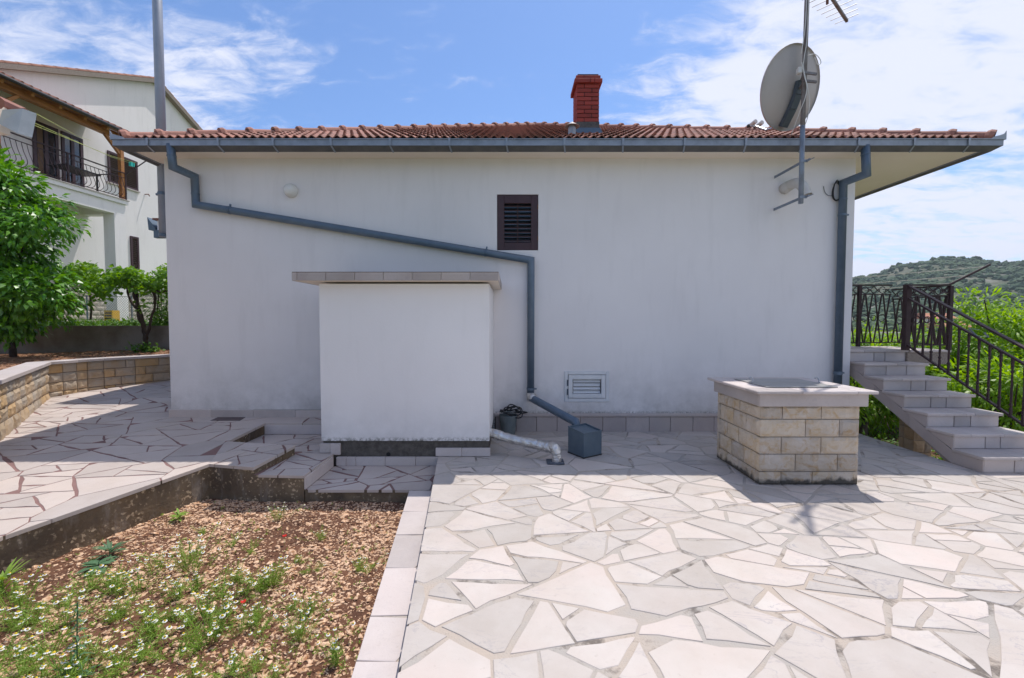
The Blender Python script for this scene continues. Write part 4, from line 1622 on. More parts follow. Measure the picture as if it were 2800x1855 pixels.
# black cable coil by the right downpipe
ck = thing('cable_coil', 'small coil of black cable hung beside the right downpipe', 'cable', (r2.x - 0.07, YW - 0.03, r2.z - 0.12))
for k in range(4):
    g = MB()
    c0 = Vector((r2.x - 0.055 - 0.006 * k, YW - 0.022 - 0.012 * k, r2.z - 0.11 + 0.008 * (k % 2)))
    g.tube([c0 + Vector((0.062 * math.cos(a) * (1 - .06 * k), 0.01 * math.sin(2 * a), 0.125 * math.sin(a) * (1 + .05 * k))) for a in [2 * math.pi * j / 22 for j in range(23)]], 0.006, 6)
    part(g, 'loop', 'cable_black', ck, smooth=True)
g = MB()
g.tube(smooth_path([(r2.x - 0.10, YW - 0.03, r2.z - 0.17), (r2.x - 0.17, YW - 0.02, r2.z - 0.165), (r2.x - 0.22, YW - 0.015, r2.z - 0.11), (r2.x - 0.235, YW - 0.012, r2.z - 0.03)], 4), 0.004, 5)
part(g, 'loose_end', 'cable_black', ck)

# ================================================================ shed (small lean-to block)
SX0, SX1, SYF = -2.275, -0.271, 5.193
SZT = 2.055
shed = thing('shed', 'small white plastered outhouse with flat tiled slab roof against the house', 'shed', ((SX0 + SX1) / 2, SYF, 0))
g = MB()
g.box(SX0, SX1, SYF, YW - 0.002, 0.185, SZT)
part(g, 'wall', 'plaster_shed', shed)
g = MB()
g.box(SX0 + 0.012, SX1 - 0.012, SYF + 0.02, YW - 0.06, -0.11, 0.187)
base = part(g, 'base', 'render_base', shed)
g = MB()
g.lathe([(0.026, 0.0), (0.026, -0.004), (0.012, -0.004)], n=12)
hc = at_y(1062, 1243, SYF + 0.018)
g.xform(Matrix.Translation(hc) @ Matrix.Rotation(math.pi / 2, 4, 'X'))
g.add([hc + Vector((0.026 * math.cos(a), 0.001, 0.026 * math.sin(a))) for a in [2 * math.pi * j / 12 for j in range(12)]], [tuple(range(12))])
sub(g, 'drain_hole', 'dark_inside', base)
for a, b, z0, z1, y in ((SX0 - 0.02, SX0 + 0.105, 0.045, 0.155, SYF - 0.018), (SX0 + 0.108, SX0 + 0.225, 0.02, 0.155, SYF - 0.018),
                        (SX1 - 0.64, SX1 - 0.33, 0.004, 0.10, SYF - 0.018), (SX1 - 0.327, SX1 + 0.012, 0.004, 0.10, SYF - 0.018)):
    g = MB()
    g.bbox(a, b, y, SYF + 0.018, z0, z1, 0.004)
    sub(g, 'base_tile', 'slab', base)
x = SX0 + 0.18
for w in (0.12, 0.115, 0.35, 0.36, 0.38):
    g = MB()
    g.bbox(x + 0.002, x + w - 0.002, SYF - 0.03, SYF + 0.015, ZL2 + 0.002, -0.006, 0.004)
    sub(g, 'riser_tile', 'slab', base)
    x += w
rx0, rx1, ry0 = at_y(797, 745, 5.04).x, at_y(1364, 745, 5.04).x, 5.04
rz0, rz1 = at_y(1000, 768, ry0).z, at_y(1000, 745, ry0).z
g = MB()
g.box(rx0 + 0.008, rx1 - 0.008, ry0 + 0.008, YW - 0.003, rz0 + 0.002, rz1 - 0.004)
slabr = part(g, 'roof_slab', 'plaster_soffit', shed)
g = MB()
g.box(rx0 + 0.003, rx1 - 0.003, ry0 + 0.003, YW - 0.004, rz1 - 0.004, rz1 + 0.006)
sub(g, 'slab_top', 'joint_dark', slabr)
x = rx0
for w in [0.062] + [(rx1 - rx0 - 0.062) / 7] * 7:
    g = MB()
    g.bbox(x + 0.003, x + w - 0.003, ry0 - 0.006, ry0 + 0.0085, rz0, rz1 - 0.005, 0.003)
    sub(g, 'edge_tile', 'slab_pink', slabr)
    x += w
for xx in (rx0, rx1 - 0.0085):
    for k in range(4):
        ya, yb = ry0 + 0.012 + k * 0.335, min(YW - 0.004, ry0 + 0.012 + (k + 1) * 0.335)
        g = MB()
        g.bbox(xx, xx + 0.0085, ya + 0.003, yb - 0.003, rz0, rz1 - 0.005, 0.003)
        sub(g, 'edge_tile', 'slab_pink', slabr)

# ================================================================ cistern (stone well block)
KX0, KX1, KY0, KY1 = 2.43, 3.405, 4.262, 5.165
cis = thing('cistern', 'square stone block cistern with marble cap and metal hatch on the terrace', 'cistern', ((KX0 + KX1) / 2, (KY0 + KY1) / 2, 0))
g = MB()
g.box(KX0 + 0.016, KX1 - 0.016, KY0 + 0.016, KY1 - 0.016, -0.02, 0.80)
part(g, 'core', 'joint_grey', cis)
zc = [0.0, 0.132, 0.305, 0.475, 0.65, 0.785]
fc = [(0, .225, .54, 1), (0, .365, .79, 1), (0, .22, .62, 1), (0, .46, .80, 1), (0, .225, .615, 1)]
sc_ = [(0, .24, .55, 1), (0, .35, .70, 1), (0, .22, .55, 1), (0, .40, .74, 1), (0, .24, .56, 1)]
sd = 0
for r in range(5):
    z0, h = zc[r] + 0.005, zc[r + 1] - zc[r] - 0.009
    for face in range(4):
        cuts = fc[r] if face % 2 == 0 else sc_[r]
        if face == 0:
            o, ux, L = Vector((KX0, KY0 + 0.006, 0)), Vector((1, 0, 0)), KX1 - KX0
        elif face == 1:
            o, ux, L = Vector((KX1 - 0.006, KY0 + 0.07, 0)), Vector((0, 1, 0)), KY1 - KY0 - 0.07
        elif face == 2:
            o, ux, L = Vector((KX1 - 0.07, KY1 - 0.006, 0)), Vector((-1, 0, 0)), KX1 - KX0 - 0.07
        else:
            o, ux, L = Vector((KX0 + 0.006, KY1 - 0.07, 0)), Vector((0, -1, 0)), KY1 - KY0 - 0.14
        for i in range(3):
            sd += 1
            a, b = cuts[i] * L + 0.004, cuts[i + 1] * L - 0.004
            if face == 3 and i == 2:
                b += 0.066
            mb = split_block(b - a, h, 0.06, sd, 0.022 if face in (0, 3) else 0.01, 10, 6)
            p = o + ux * a
            place(mb, (p.x, p.y, z0), ux)
            part(mb, 'stone_block', 'split_stone', cis)
g = MB()
for a in ((KX0 - 0.035, KX1 + 0.045, KY0 - 0.045, KY0 - 0.012), (KX0 - 0.035, KX0 - 0.005, KY0 - 0.0115, KY1 + 0.02), (KX1 + 0.015, KX1 + 0.045, KY0 - 0.0115, KY1 + 0.02), (KX0 - 0.004, KX1 + 0.0145, KY1 - 0.01, KY1 + 0.02)):
    g2 = MB()
    g2.bbox(a[0], a[1], a[2], a[3], 0.785, 0.912, 0.004)
    part(g2, 'fascia_slab', 'slab', cis)
g.box(KX0 - 0.004, KX1 + 0.0145, KY0 - 0.012, KY1 - 0.01, 0.80, 0.905)
part(g, 'rim', 'concrete_gravel', cis)
cx_0, cx_1, cy_0, cy_1 = KX0 - 0.085, KX1 + 0.10, KY0 - 0.10, KY1 + 0.09
hx0, hx1, hy0, hy1 = KX0 + 0.16, KX1 - 0.15, KY0 + 0.13, KY1 - 0.12
for a in ((cx_0, cx_0 + 0.43, cy_0, hy0), (cx_0 + 0.432, cx_1 - 0.2, cy_0, hy0), (cx_1 - 0.198, cx_1, cy_0, hy0), (cx_0, hx0, hy0 + 0.002, hy1), (hx1, cx_1, hy0 + 0.002, hy1), (cx_0, cx_1, hy1 + 0.002, cy_1)):
    g2 = MB()
    g2.bbox(*a, 0.912, 0.942, 0.007)
    part(g2, 'cap_slab', 'slab', cis)
hm = (hy0 + hy1) / 2
for a, b in ((hy0 + 0.006, hm - 0.002), (hm + 0.002, hy1 - 0.006)):
    g2 = MB()
    g2.bbox(hx0 - 0.03, hx1 + 0.03, a, b, 0.9425, 0.954, 0.003)
    lf = part(g2, 'hatch_leaf', 'hatch_metal', cis)
for hx in (hx0 - 0.02, hx1 + 0.03):
    g2 = MB()
    g2.tube(smooth_path([(hx, hm - 0.05, 0.958), (hx + 0.02, hm - 0.015, 0.962), (hx + 0.035, hm + 0.01, 0.985), (hx + 0.02, hm + 0.02, 1.005), (hx - 0.005, hm + 0.015, 0.995)], 4), 0.007, 7)
    part(g2, 'hatch_handle', 'aluminium', cis, smooth=True)

# ================================================================ small things by the wall
bk = at_z(1390, 1186, 0.0)
bucket = thing('bucket', 'grey metal bucket standing by the wall beside the shed', 'bucket', (bk.x, 6.24, 0))
g = MB()
g.lathe([(0.001, 0.012), (0.088, 0.012), (0.09, 0.0), (0.094, 0.002), (0.128, 0.265), (0.136, 0.27), (0.134, 0.277), (0.125, 0.272), (0.088, 0.02), (0.001, 0.02)], (bk.x, 6.24, 0), 24)
part(g, 'body', 'bucket_metal', bucket, smooth=False)
g = MB()
g.tube([(bk.x + 0.13 * math.cos(a), 6.24 - 0.05 * math.sin(a), 0.265 + 0.07 * math.sin(a)) for a in [math.pi * j / 12 for j in range(13)]], 0.004, 6)
part(g, 'handle', 'bucket_metal', bucket)
for k in range(2):
    g = MB()
    zc_ = 0.09 + 0.1 * k
    rr = 0.094 + (0.034) * zc_ / 0.265
    g.lathe([(rr + 0.0005, zc_ - 0.005), (rr + 0.004, zc_), (rr + 0.0012, zc_ + 0.005)], (bk.x, 6.24, 0), 24)
    part(g, 'rib', 'bucket_metal', bucket)
hose = thing('hose', 'tangled black hose lying on top of the metal bucket', 'hose', (bk.x, 6.26, 0.275))
rh = random.Random(8)
for k in range(5):
    g = MB()
    a0, ex, ey = rh.uniform(0, 3), rh.uniform(.08, .16), rh.uniform(.05, .11)
    c0 = Vector((bk.x + rh.uniform(-.02, .07), 6.25 + rh.uniform(-.03, .05), 0.31 + 0.016 * k))
    g.tube([c0 + Vector((ex * math.cos(a + a0), ey * math.sin(a), 0.045 * math.sin(a * 1 + k) + 0.02 * math.cos(2 * a))) for a in [2 * math.pi * j / 20 for j in range(21)]], 0.0085, 7)
    part(g, 'loop', 'cable_black', hose, smooth=True)
g = MB()
g.tube(smooth_path([(bk.x + 0.10, 6.26, 0.33), (bk.x + 0.19, 6.30, 0.31), (bk.x + 0.27, 6.34, 0.293), (bk.x + 0.20, 6.345, 0.278), (bk.x + 0.08, 6.33, 0.30)], 5), 0.0085, 7)
part(g, 'loose_end', 'cable_black', hose, smooth=True)

bl, bf, br_ = at_z(1544, 1238, 0), at_z(1596, 1255, 0), at_z(1646, 1244, 0)
ux = (br_ - bf).normalized()
uy = Vector((-ux.y, ux.x, 0))
S = 0.285
rbx = thing('rain_box', 'dark blue-grey metal box under the end of the sloping downpipe', 'box', bf)


def BX(a, b, z):
    return bf + ux * a + uy * b + Vector((0, 0, z))


g = MB()
hz = [0.295, 0.295, 0.325, 0.325]
cor = [(0, 0), (S, 0), (S, S), (0, S)]
g.add([BX(a, b, 0.012) for a, b in cor] + [BX(a, b, h) for (a, b), h in zip(cor, hz)] + [BX(min(max(a, .006), S - .006), min(max(b, .006), S - .006), h) for (a, b), h in zip(cor, hz)]
      + [BX(min(max(a, .006), S - .006), min(max(b, .006), S - .006), h - 0.014) for (a, b), h in zip(cor, hz)],
      [(0, 1, 5, 4), (1, 2, 6, 5), (2, 3, 7, 6), (3, 0, 4, 7), (3, 2, 1, 0)] + [(4 + i, 4 + (i + 1) % 4, 8 + (i + 1) % 4, 8 + i) for i in range(4)]
      + [(8 + i, 8 + (i + 1) % 4, 12 + (i + 1) % 4, 12 + i) for i in range(4)] + [(12, 13, 14, 15)])
part(g, 'body', 'box_paint', rbx)
g = MB()
g.add([BX(a + (-.004 if a == 0 else .004), b + (-.004 if b == 0 else .004), z) for z in (0.0, 0.016) for a, b in cor], [(0, 1, 5, 4), (1, 2, 6, 5), (2, 3, 7, 6), (3, 0, 4, 7), (4, 5, 6, 7)])
part(g, 'foot_rim', 'cable_black', rbx)
g = MB()
for i in range(4):
    a, b = cor[i], cor[(i + 1) % 4]
    g.bar(BX(*a, hz[i]), BX(*b, hz[(i + 1) % 4]), 0.009, 0.012)
part(g, 'top_rim', 'box_paint', rbx)

fd = thing('foil_duct', 'crinkled silver foil duct running from the shed to the floor', 'duct', (0.49, 4.95, 0))
base_p = at_z(1521, 1272, 0.0)
p0 = at_y(1343, 1186, 5.30)
pts = [p0 + Vector((-0.10, 0.03, 0.02)), p0 + Vector((0.03, 0, 0.0)), at_y(1400, 1201, 5.22), at_y(1455, 1213, 5.13), at_y(1500, 1224, 5.04), Vector((base_p.x - 0.01, 4.975, 0.165)), Vector((base_p.x + 0.015, 4.955, 0.08)), Vector((base_p.x + 0.01, 4.95, 0.01))]
sp_ = smooth_path(pts, 7)
rf = random.Random(5)
g = MB()
g.tube(sp_, [0.056 * (1 + rf.uniform(-.07, .07)) for _ in sp_], 16, mitre=False)
g.v = [tuple(Vector(v) + Vector((rf.uniform(-1, 1), rf.uniform(-1, 1), rf.uniform(-1, 1))) * 0.0032) for v in g.v]
part(g, 'duct', 'foil', fd)
g = MB()
g.bbox(base_p.x - 0.10, base_p.x + 0.095, 4.87, 5.03, 0.001, 0.022, 0.004)
part(g, 'floor_plate', 'lead_plate', fd)

# ================================================================ staircase on the right
STX0, STX1 = 5.0, 5.9
RI, GO, SY0 = 0.17, 0.32, 4.585
stair = thing('staircase', 'outside stone staircase of seven steps rising to a landing', 'staircase', (5.4, 4.6, 0))
sv = [(SY0 + 0.05, -0.02)]
for k in range(7):
    y = SY0 + 0.04 + GO * k
    sv += [(y, RI * k if k else 0.0), (y, RI * (k + 1) - 0.035)]
sv += [(7.55, RI * 7 - 0.035), (7.55, 0.98), (6.55, 0.98), (6.35, 0.86), (SY0 + 0.42, -0.02)]
sv = sv[1:]
g = MB()
n = len(sv)
g.add([(STX0 + 0.02, y, z) for y, z in sv] + [(STX1 - 0.03, y, z) for y, z in sv], [tuple(range(n))[::-1], tuple(range(n, 2 * n))] + [(i, (i + 1) % n, n + (i + 1) % n, n + i) for i in range(n)])
core = part(g, 'core', 'joint_grey', stair)
rsx = random.Random(9)
for k in range(7):
    y, zt_ = SY0 + GO * k, RI * (k + 1)
    deep = GO + 0.06 if k < 6 else 1.08
    # tread slabs
    cuts = sorted(rsx.uniform(0.2, 0.8) for _ in range(2))
    xs_ = [STX0 - 0.012, STX0 + (STX1 - STX0) * min(cuts[0], 0.5), STX0 + (STX1 - STX0) * max(cuts[1], 0.62), STX1]
    for i in range(3):
        g = MB()
        g.bbox(xs_[i] + 0.001, xs_[i + 1] - 0.001, y, y + deep - (0.03 if k < 6 else 0), zt_ - 0.034, zt_, 0.005)
        tr = part(g, 'tread', 'slab', stair)
    # riser tiles
    cuts = (0.36, 0.64) if k % 2 else (0.42, 0.60)
    xs_ = [STX0 + 0.012, STX0 + 0.9 * (cuts[0] + rsx.uniform(-.06, .06)), STX0 + 0.9 * (cuts[1] + rsx.uniform(-.05, .05)), STX1 - 0.03]
    for i in range(3):
        g = MB()
        g.bbox(xs_[i] + 0.005, xs_[i + 1] - 0.005, y + 0.022, y + 0.041, RI * k + 0.002, zt_ - 0.036, 0.003)
        part(g, 'riser', 'slab', stair)
    # cheek panel on the open left side
    g = MB()
    xa, xb = STX0 + 0.004, STX0 + 0.021
    if k < 6:
        pts = [(y + 0.026, zt_ - 0.037), (y + 0.026, RI * k - 0.012 if k else 0.004), (y + 0.026 + GO * (1 if k else 0.9), zt_ - 0.037)]
        if k == 0:
            pts = [(y + 0.026, zt_ - 0.037), (y + 0.026, 0.003), (y + 0.36, 0.003), (y + 0.36, zt_ - 0.037)]
        m_ = len(pts)
        g.add([(xa, p, q) for p, q in pts] + [(xb, p, q) for p, q in pts], [tuple(range(m_)), tuple(range(2 * m_ - 1, m_ - 1, -1))] + [(i, (i + 1) % m_, m_ + (i + 1) % m_, m_ + i) for i in range(m_)])
        part(g, 'cheek_panel', 'slab_pink', stair)
for k in range(3):      # stringer band slabs
    ya = SY0 + 0.35 + k * 0.55
    yb = ya + 0.548
    zl = lambda y: (y - SY0 - 0.35) * RI / GO + 0.155
    g = MB()
    pts = [(ya, zl(ya) - 0.155), (yb, zl(yb) - 0.155), (yb, zl(yb) - 0.008), (ya, zl(ya) - 0.008)]
    xa, xb = STX0 + 0.001, STX0 + 0.0195
    g.add([(xa, p, q) for p, q in pts] + [(xb, p, q) for p, q in pts], [(3, 2, 1, 0), (4, 5, 6, 7), (0, 1, 5, 4), (1, 2, 6, 5), (2, 3, 7, 6), (3, 0, 4, 7)])
    part(g, 'stringer_slab', 'slab_pink', stair)
g = MB()
g.box(STX1 - 0.029, 6.5, 6.50, 7.56, 0.98, RI * 7 - 0.036)
part(g, 'landing', 'concrete_gravel', stair)
g = MB()
g.bbox(STX1 + 0.001, 6.51, 6.485, 7.57, RI * 7 - 0.035, RI * 7 - 0.002, 0.005)
part(g, 'landing_slab', 'slab', stair)
# pillar under the landing
pil = thing('pillar', 'pale stone block pillar under the stair landing', 'pillar', (5.73, 6.19, -0.55))
g = MB()
g.box(5.625, 5.86, 6.085, 6.30, -0.6, 0.62)
part(g, 'core', 'joint_grey', pil)
sd = 400
z = -0.56
while z < 0.58:
    h = min(0.17, 0.62 - z)
    for o, ux_, L in ((Vector((5.61, 6.07, 0)), Vector((1, 0, 0)), 0.25), (Vector((5.61, 6.31, 0)), Vector((0, -1, 0)), 0.235)):
        cut = L * (0.35 if sd % 2 else 0.64)
        for a, b in ((0, cut), (cut, L)):
            sd += 1
            mb = split_block(b - a - 0.006, h - 0.008, 0.014, sd, 0.010, 4, 3)
            p = o + ux_ * (a + 0.003)
            place(mb, (p.x, p.y, z + 0.004), ux_)
            part(mb, 'stone_block', 'split_stone_grey', pil)
        sd += 1
    z += 0.17

# railings
RX = 5.79
RZ = RI * 7


def rail_bar(t, a, b, w, h, name, up=(0, 0, 1)):
    g = MB()
    g.bar(a, b, w, h, up)
    return part(g, name, 'iron_brown', t)


srail = thing('stair_railing', 'dark brown iron stair railing with twisted balusters and double handrail', 'railing', (RX, 6.4, RZ))
RSL = 0.555
yA, yBt = 6.45, 4.35


def rz(y, top):
    return top - RSL * (yA - y)


rail_bar(srail, (RX, yA, rz(yA, 2.145)), (RX, yBt, rz(yBt, 2.145)), 0.05, 0.022, 'handrail')
rail_bar(srail, (RX, yA, rz(yA, 1.965)), (RX, yBt, rz(yBt, 1.965)), 0.035, 0.022, 'middle_rail')
rail_bar(srail, (RX, yA, rz(yA, 1.285)), (RX, yBt, rz(yBt, 1.285)), 0.03, 0.022, 'bottom_rail')
g = MB()
g.bbox(RX - 0.037, RX + 0.037, yA - 0.037, yA + 0.037, RZ, 2.155, 0.004)
part(g, 'newel_post', 'iron_brown', srail)
y = 6.30
while y > 4.4:
    z0, z1 = rz(y, 1.285), rz(y, 1.965)
    g = MB()
    rr, zz_ = [], []
    H = z1 - z0
    prof = [(0, .011), (.13, .011), (.16, .008), (.19, .015), (.22, .008), (.3, .011), (.66, .011), (.72, .008), (.755, .015), (.79, .008), (.82, .011), (1, .011)]
    vs_ = []
    for i, (t, r) in enumerate(prof):
        tw = 0.0 if t < .2 or t > .8 else 1.2 * t
        for j in range(4):
            an = math.pi / 4 + j * math.pi / 2 + tw
            vs_.append((RX + r * 1.3 * math.cos(an), y + r * 1.3 * math.sin(an), z0 + H * t))
    g.add(vs_, [(i * 4 + j, i * 4 + (j + 1) % 4, i * 4 + 4 + (j + 1) % 4, i * 4 + 4 + j) for i in range(len(prof) - 1) for j in range(4)])
    part(g, 'baluster', 'iron_brown', srail)
    y -= 0.124
# bent flat strip between the two handrails
g = MB()
for a, b in (((5.35, 0.055), (5.52, 0.10)), ((5.35, 0.055), (5.22, 0.01)), ((5.52, 0.10), (5.42, 0.06))):
    pass
zA = rz(5.47, 1.965)
g.bar((RX, 5.56, zA + 0.10), (RX, 5.47, zA + 0.012), 0.018, 0.004, (1, 0, 0))
g.bar((RX, 5.56, zA + 0.10), (RX, 5.44, zA + 0.09), 0.018, 0.004)
g.bar((RX, 5.47, zA + 0.012), (RX, 5.33, zA + 0.0), 0.018, 0.004)
g.bar((RX, 5.38, zA + 0.055), (RX, 5.33, zA + 0.0), 0.018, 0.004, (1, 0, 0))
part(g, 'bent_strip', 'mast_paint', srail)


def panel_railing(name, label, a, b, ztop, zbot, posts, zfloor=RZ):
    """ornamental railing panel from a to b (plan): frieze with rings above crossed bars with rings"""
    a, b = Vector((*a, 0)), Vector((*b, 0))
    L = (b - a).length
    u = (b - a).normalized()
    t = thing(name, label, 'railing', (a.x, a.y, zfloor))
    up = Vector((0, 0, 1))

    def pt(s, z):
        return a + u * s + up * z
    rail_bar(t, pt(0, ztop), pt(L, ztop), 0.045, 0.022, 'top_rail')
    zf_ = ztop - 0.155
    rail_bar(t, pt(0, zf_), pt(L, zf_), 0.018, 0.016, 'frieze_rail')
    rail_bar(t, pt(0, zbot), pt(L, zbot), 0.018, 0.018, 'bottom_rail')
    for s in posts:
        g = MB()
        p = pt(s, 0)
        g.box(p.x - 0.024, p.x + 0.024, p.y - 0.024, p.y + 0.024, zfloor, ztop - 0.011)
        part(g, 'post', 'iron_brown', t)
    n = max(1, round(L / 0.29))
    st_ = L / n
    zm = (zf_ + zbot) / 2 + 0.01

    def ringp(c_, r, tk):
        g = MB()
        g.tube([c_ + u * (r * math.cos(q)) + up * (r * math.sin(q)) for q in [2 * math.pi * j / 16 for j in range(17)]], tk, 5)
        return g
    for i in range(n):
        s = i * st_
        for m_, (s0, s1) in enumerate(((s + 0.02, s + st_ * .46), (s + st_ * .46, s + 0.02), (s + st_ * .54, s + st_ - 0.02), (s + st_ - 0.02, s + st_ * .54))):
            g = MB()
            g.bar(pt(s0, zbot), pt(s1, zf_), 0.016, 0.016, u)
            part(g, 'cross_bar', 'iron_brown', t)
        part(ringp(pt(s + st_ * .5, zm), 0.058, 0.007), 'ring', 'iron_brown', t)
        part(ringp(pt(s + st_ * .02, zm), 0.045, 0.006), 'ring', 'iron_brown', t)
        part(ringp(pt(s + st_ * .5, ztop - 0.083), 0.055, 0.007), 'frieze_ring', 'iron_brown', t)
        for s0, s1, za, zb in ((s, s + st_ * .3, -0.02, -0.11), (s, s + st_ * .3, -0.14, -0.06), (s + st_ * .7, s + st_, -0.11, -0.02), (s + st_ * .7, s + st_, -0.06, -0.14)):
            g = MB()
            g.bar(pt(s0, ztop + za), pt(s1, ztop + zb), 0.010, 0.010, u)
            part(g, 'frieze_bar', 'iron_brown', t)
    return t


panel_railing('landing_railing', 'dark iron railing panel on the front edge of the landing right of the stairs', (RX + 0.03, 6.50), (6.46, 6.50), 2.15, 1.265, [0.655])
panel_railing('landing_railing', 'dark iron railing along the back edge of the stair landing', (4.97, 7.50), (6.46, 7.50), 2.232, 1.255, [0.95])
panel_railing('landing_railing', 'dark iron railing on the far right side of the stair landing', (6.46, 6.53), (6.46, 7.48), 2.15, 1.265, [])

# clothes-line arm and wires
la = thing('clothesline_support', 'brown angled clothesline arm rising from the landing railing corner', 'clothesline arm', (6.46, 6.50, 2.15))
a0 = Vector((6.46, 6.50, 2.16))
a1 = at_y(2707, 724, 6.50)
g = MB()
g.bar(a0, a1, 0.028, 0.02, (0, 1, 0))
part(g, 'arm', 'iron_brown', la)
for i, f in enumerate((0.9, 0.45, 0.06)):
    p = a0.lerp(a1, f)
    q = Vector((5.35 + 0.2 * i, 9.6, 2.45 - 0.12 * i))
    g = MB()
    g.tube([p, p.lerp(q, 0.5) - Vector((0, 0, 0.03)), q], 0.006, 5)
    tag(g.build('washing_line', 'line_white'), ('highest' if i == 0 else 'middle' if i == 1 else 'lowest') + ' thin washing line running from the angled arm behind the house', 'washing line', 'washing lines over the landing')

# ================================================================ left: retaining wall and raised bed
def on_path(px, py):
    d = ray(px, py)
    # EYE + d.z t = -0.085 + 0.046 d.y t
    t = (-0.085 - EYE) / (d.z - 0.046 * d.y)
    return Vector((0, 0, EYE)) + d * t


w0 = on_path(0, 1206)
w1 = on_path(134, 1088)
w2 = on_path(286, 1063)
w3 = on_path(469, 1040)
wdir = (w1 - w0).normalized()
wpts = [w0 - wdir * 1.6, w1] + smooth_path([w1, w1.lerp(w2, 0.5) + Vector((-0.03, 0.02, 0)), w2, w3, w3 + Vector((0.9, 1.0, 0)), w3 + Vector((2.2, 1.6, 0))], 2)[1:]
wpts = [Vector((p.x, p.y, 0)) for p in wpts]
ZC = 0.905
ret = thing('retaining_wall', 'low split stone retaining wall curving along the left of the path', 'retaining wall', (w1.x, w1.y, 0.25))
rw = random.Random(31)


def left_normal(i):
    return None


# core + cap by offset
def offset_line(pts, d):
    out = []
    for i in range(len(pts)):
        a = (pts[i] - pts[i - 1]).normalized() if i else None
        b = (pts[i + 1] - pts[i]).normalized() if i < len(pts) - 1 else None
        t = (a + b).normalized() if a is not None and b is not None else (a if b is None else b)
        nn = Vector((-t.y, t.x, 0))
        c_ = max(0.5, nn.dot(Vector((-(a or b).y, (a or b).x, 0))))
        out.append(pts[i] + nn * d / c_)
    return out


def ribbon(pts, d0, d1, z0, z1, mb):
    A_, B_ = offset_line(pts, d0), offset_line(pts, d1)
    f0 = z0 if callable(z0) else (lambda x, y: z0)
    for i in range(len(pts) - 1):
        q = [A_[i], A_[i + 1], B_[i + 1], B_[i]]
        mb.prism([(p.x, p.y) for p in q], z0, z1)


g = MB()
ribbon(wpts, 0.02, 0.24, lambda x, y: zpath(x, y) - 0.1, ZC - 0.05, g)
part(g, 'core', 'joint_dark', ret)
sd = 900
for i in range(len(wpts) - 1):
    a, b = wpts[i], wpts[i + 1]
    u = (b - a).normalized()
    L = (b - a).length
    zb = min(zpath(a.x, a.y), zpath(b.x, b.y)) - 0.01
    rows = 4
    edges = [ZC - 0.05 - r * 0.165 for r in range(rows)] + [zb]
    for r in range(rows):
        z1_, z0_ = edges[r], edges[r + 1]
        if z1_ - z0_ < 0.03:
            continue
        s = 0.0
        off = 0.12 if r % 2 else 0.0
        first = True
        while s < L - 0.01:
            w = rw.uniform(0.24, 0.42)
            if first and off:
                w = 0.17
            first = False
            if L - s - w < 0.14:
                w = L - s
            sd += 1
            smooth_ = r == 0 and i > 0
            mb = split_block(w - 0.009, z1_ - z0_ - 0.009, 0.05, sd, 0.004 if smooth_ else 0.028, 7, 4)
            p = a + u * (s + 0.0045)
            place(mb, (p.x, p.y, z0_ + 0.0045), u)
            part(mb, 'stone_block', 'split_stone_grey', ret)
            s += w
for i in range(len(wpts) - 1):
    A_, B_ = offset_line(wpts, -0.05), offset_line(wpts, 0.27)
    L = (wpts[i + 1] - wpts[i]).length
    k = max(1, round(L / 0.9))
    for j in range(k):
        f0, f1 = j / k, (j + 1) / k
        q = [A_[i].lerp(A_[i + 1], f0), A_[i].lerp(A_[i + 1], f1), B_[i].lerp(B_[i + 1], f1), B_[i].lerp(B_[i + 1], f0)]
        mb = MB()
        stone_into(mb, inset([(p.x, p.y) for p in q], 0.001, 0.002, rw), lambda x, y: ZC, 0.048, 0.005)
        part(mb, 'coping_slab', 'slab', ret)

# raised soil bed and concrete wall behind it
CWY = 10.7


def zbed(x, y):
    return 0.80 + 0.02 * noise.noise(Vector((x * 2, y * 2, 5))) + 0.16 * max(0.0, min(1.0, (y - 8.5) / 2.2)) * max(0, min(1, (x + 13) / 5))


bo = offset_line(wpts, 0.2)
bed_poly = [(p.x, p.y) for p in bo] + [(-5.3, CWY + 0.1), (-18.0, CWY + 0.1), (-18.0, bo[0].y - 1.0), (bo[0].x - 0.3, bo[0].y - 0.4)]
g = MB()
nb_ = 70
for i in range(nb_):
    for k in range(nb_):
        xa, xb = -14.0 + 9 * i / nb_, -14.0 + 9 * (i + 1) / nb_
        ya, yb = 4.0 + 6.75 * k / nb_, 4.0 + 6.75 * (k + 1) / nb_
        if inside(bed_poly, (xa + xb) / 2, (ya + yb) / 2):
            g.add([(x, y, zbed(x, y)) for x, y in ((xa, ya), (xb, ya), (xb, yb), (xa, yb))], [(0, 1, 2, 3)])
struct(g.build('raised_bed_soil', 'leaf_litter'))
rp = random.Random(61)
spots = []
for _ in range(5000):
    x, y = rp.uniform(-13.2, -7.2), rp.uniform(5.5, CWY)
    ok = inside(bed_poly, x, y)
    if ok:
        spots.append((x, y, zbed(x, y) + 0.006, rp.uniform(0.012, 0.035)))
g = scatter_pebbles('leaf_debris', spots, 'leaf_litter', 6)
g['label'] = 'dry brown leaf litter on the raised bed'
g['category'] = 'leaf litter'
g = MB()
g.box(-17, -5.3, CWY, CWY + 0.22, 0.5, 1.515)
tag(g.build('concrete_wall', 'concrete'), 'rough grey concrete wall behind the raised bed, stained brown below', 'wall')
g = MB()
g.add([(-40, CWY + 0.2, 1.42), (-5.3, CWY + 0.2, 1.42), (-5.3, 40, 1.42), (-40, 40, 1.42), (-40, CWY + 0.2, -1.7), (-5.3, CWY + 0.2, -1.7), (-5.3, 40, -1.7), (-40, 40, -1.7)],
      [(0, 1, 2, 3), (1, 0, 4, 5), (2, 1, 5, 6), (3, 2, 6, 7), (0, 3, 7, 4)])
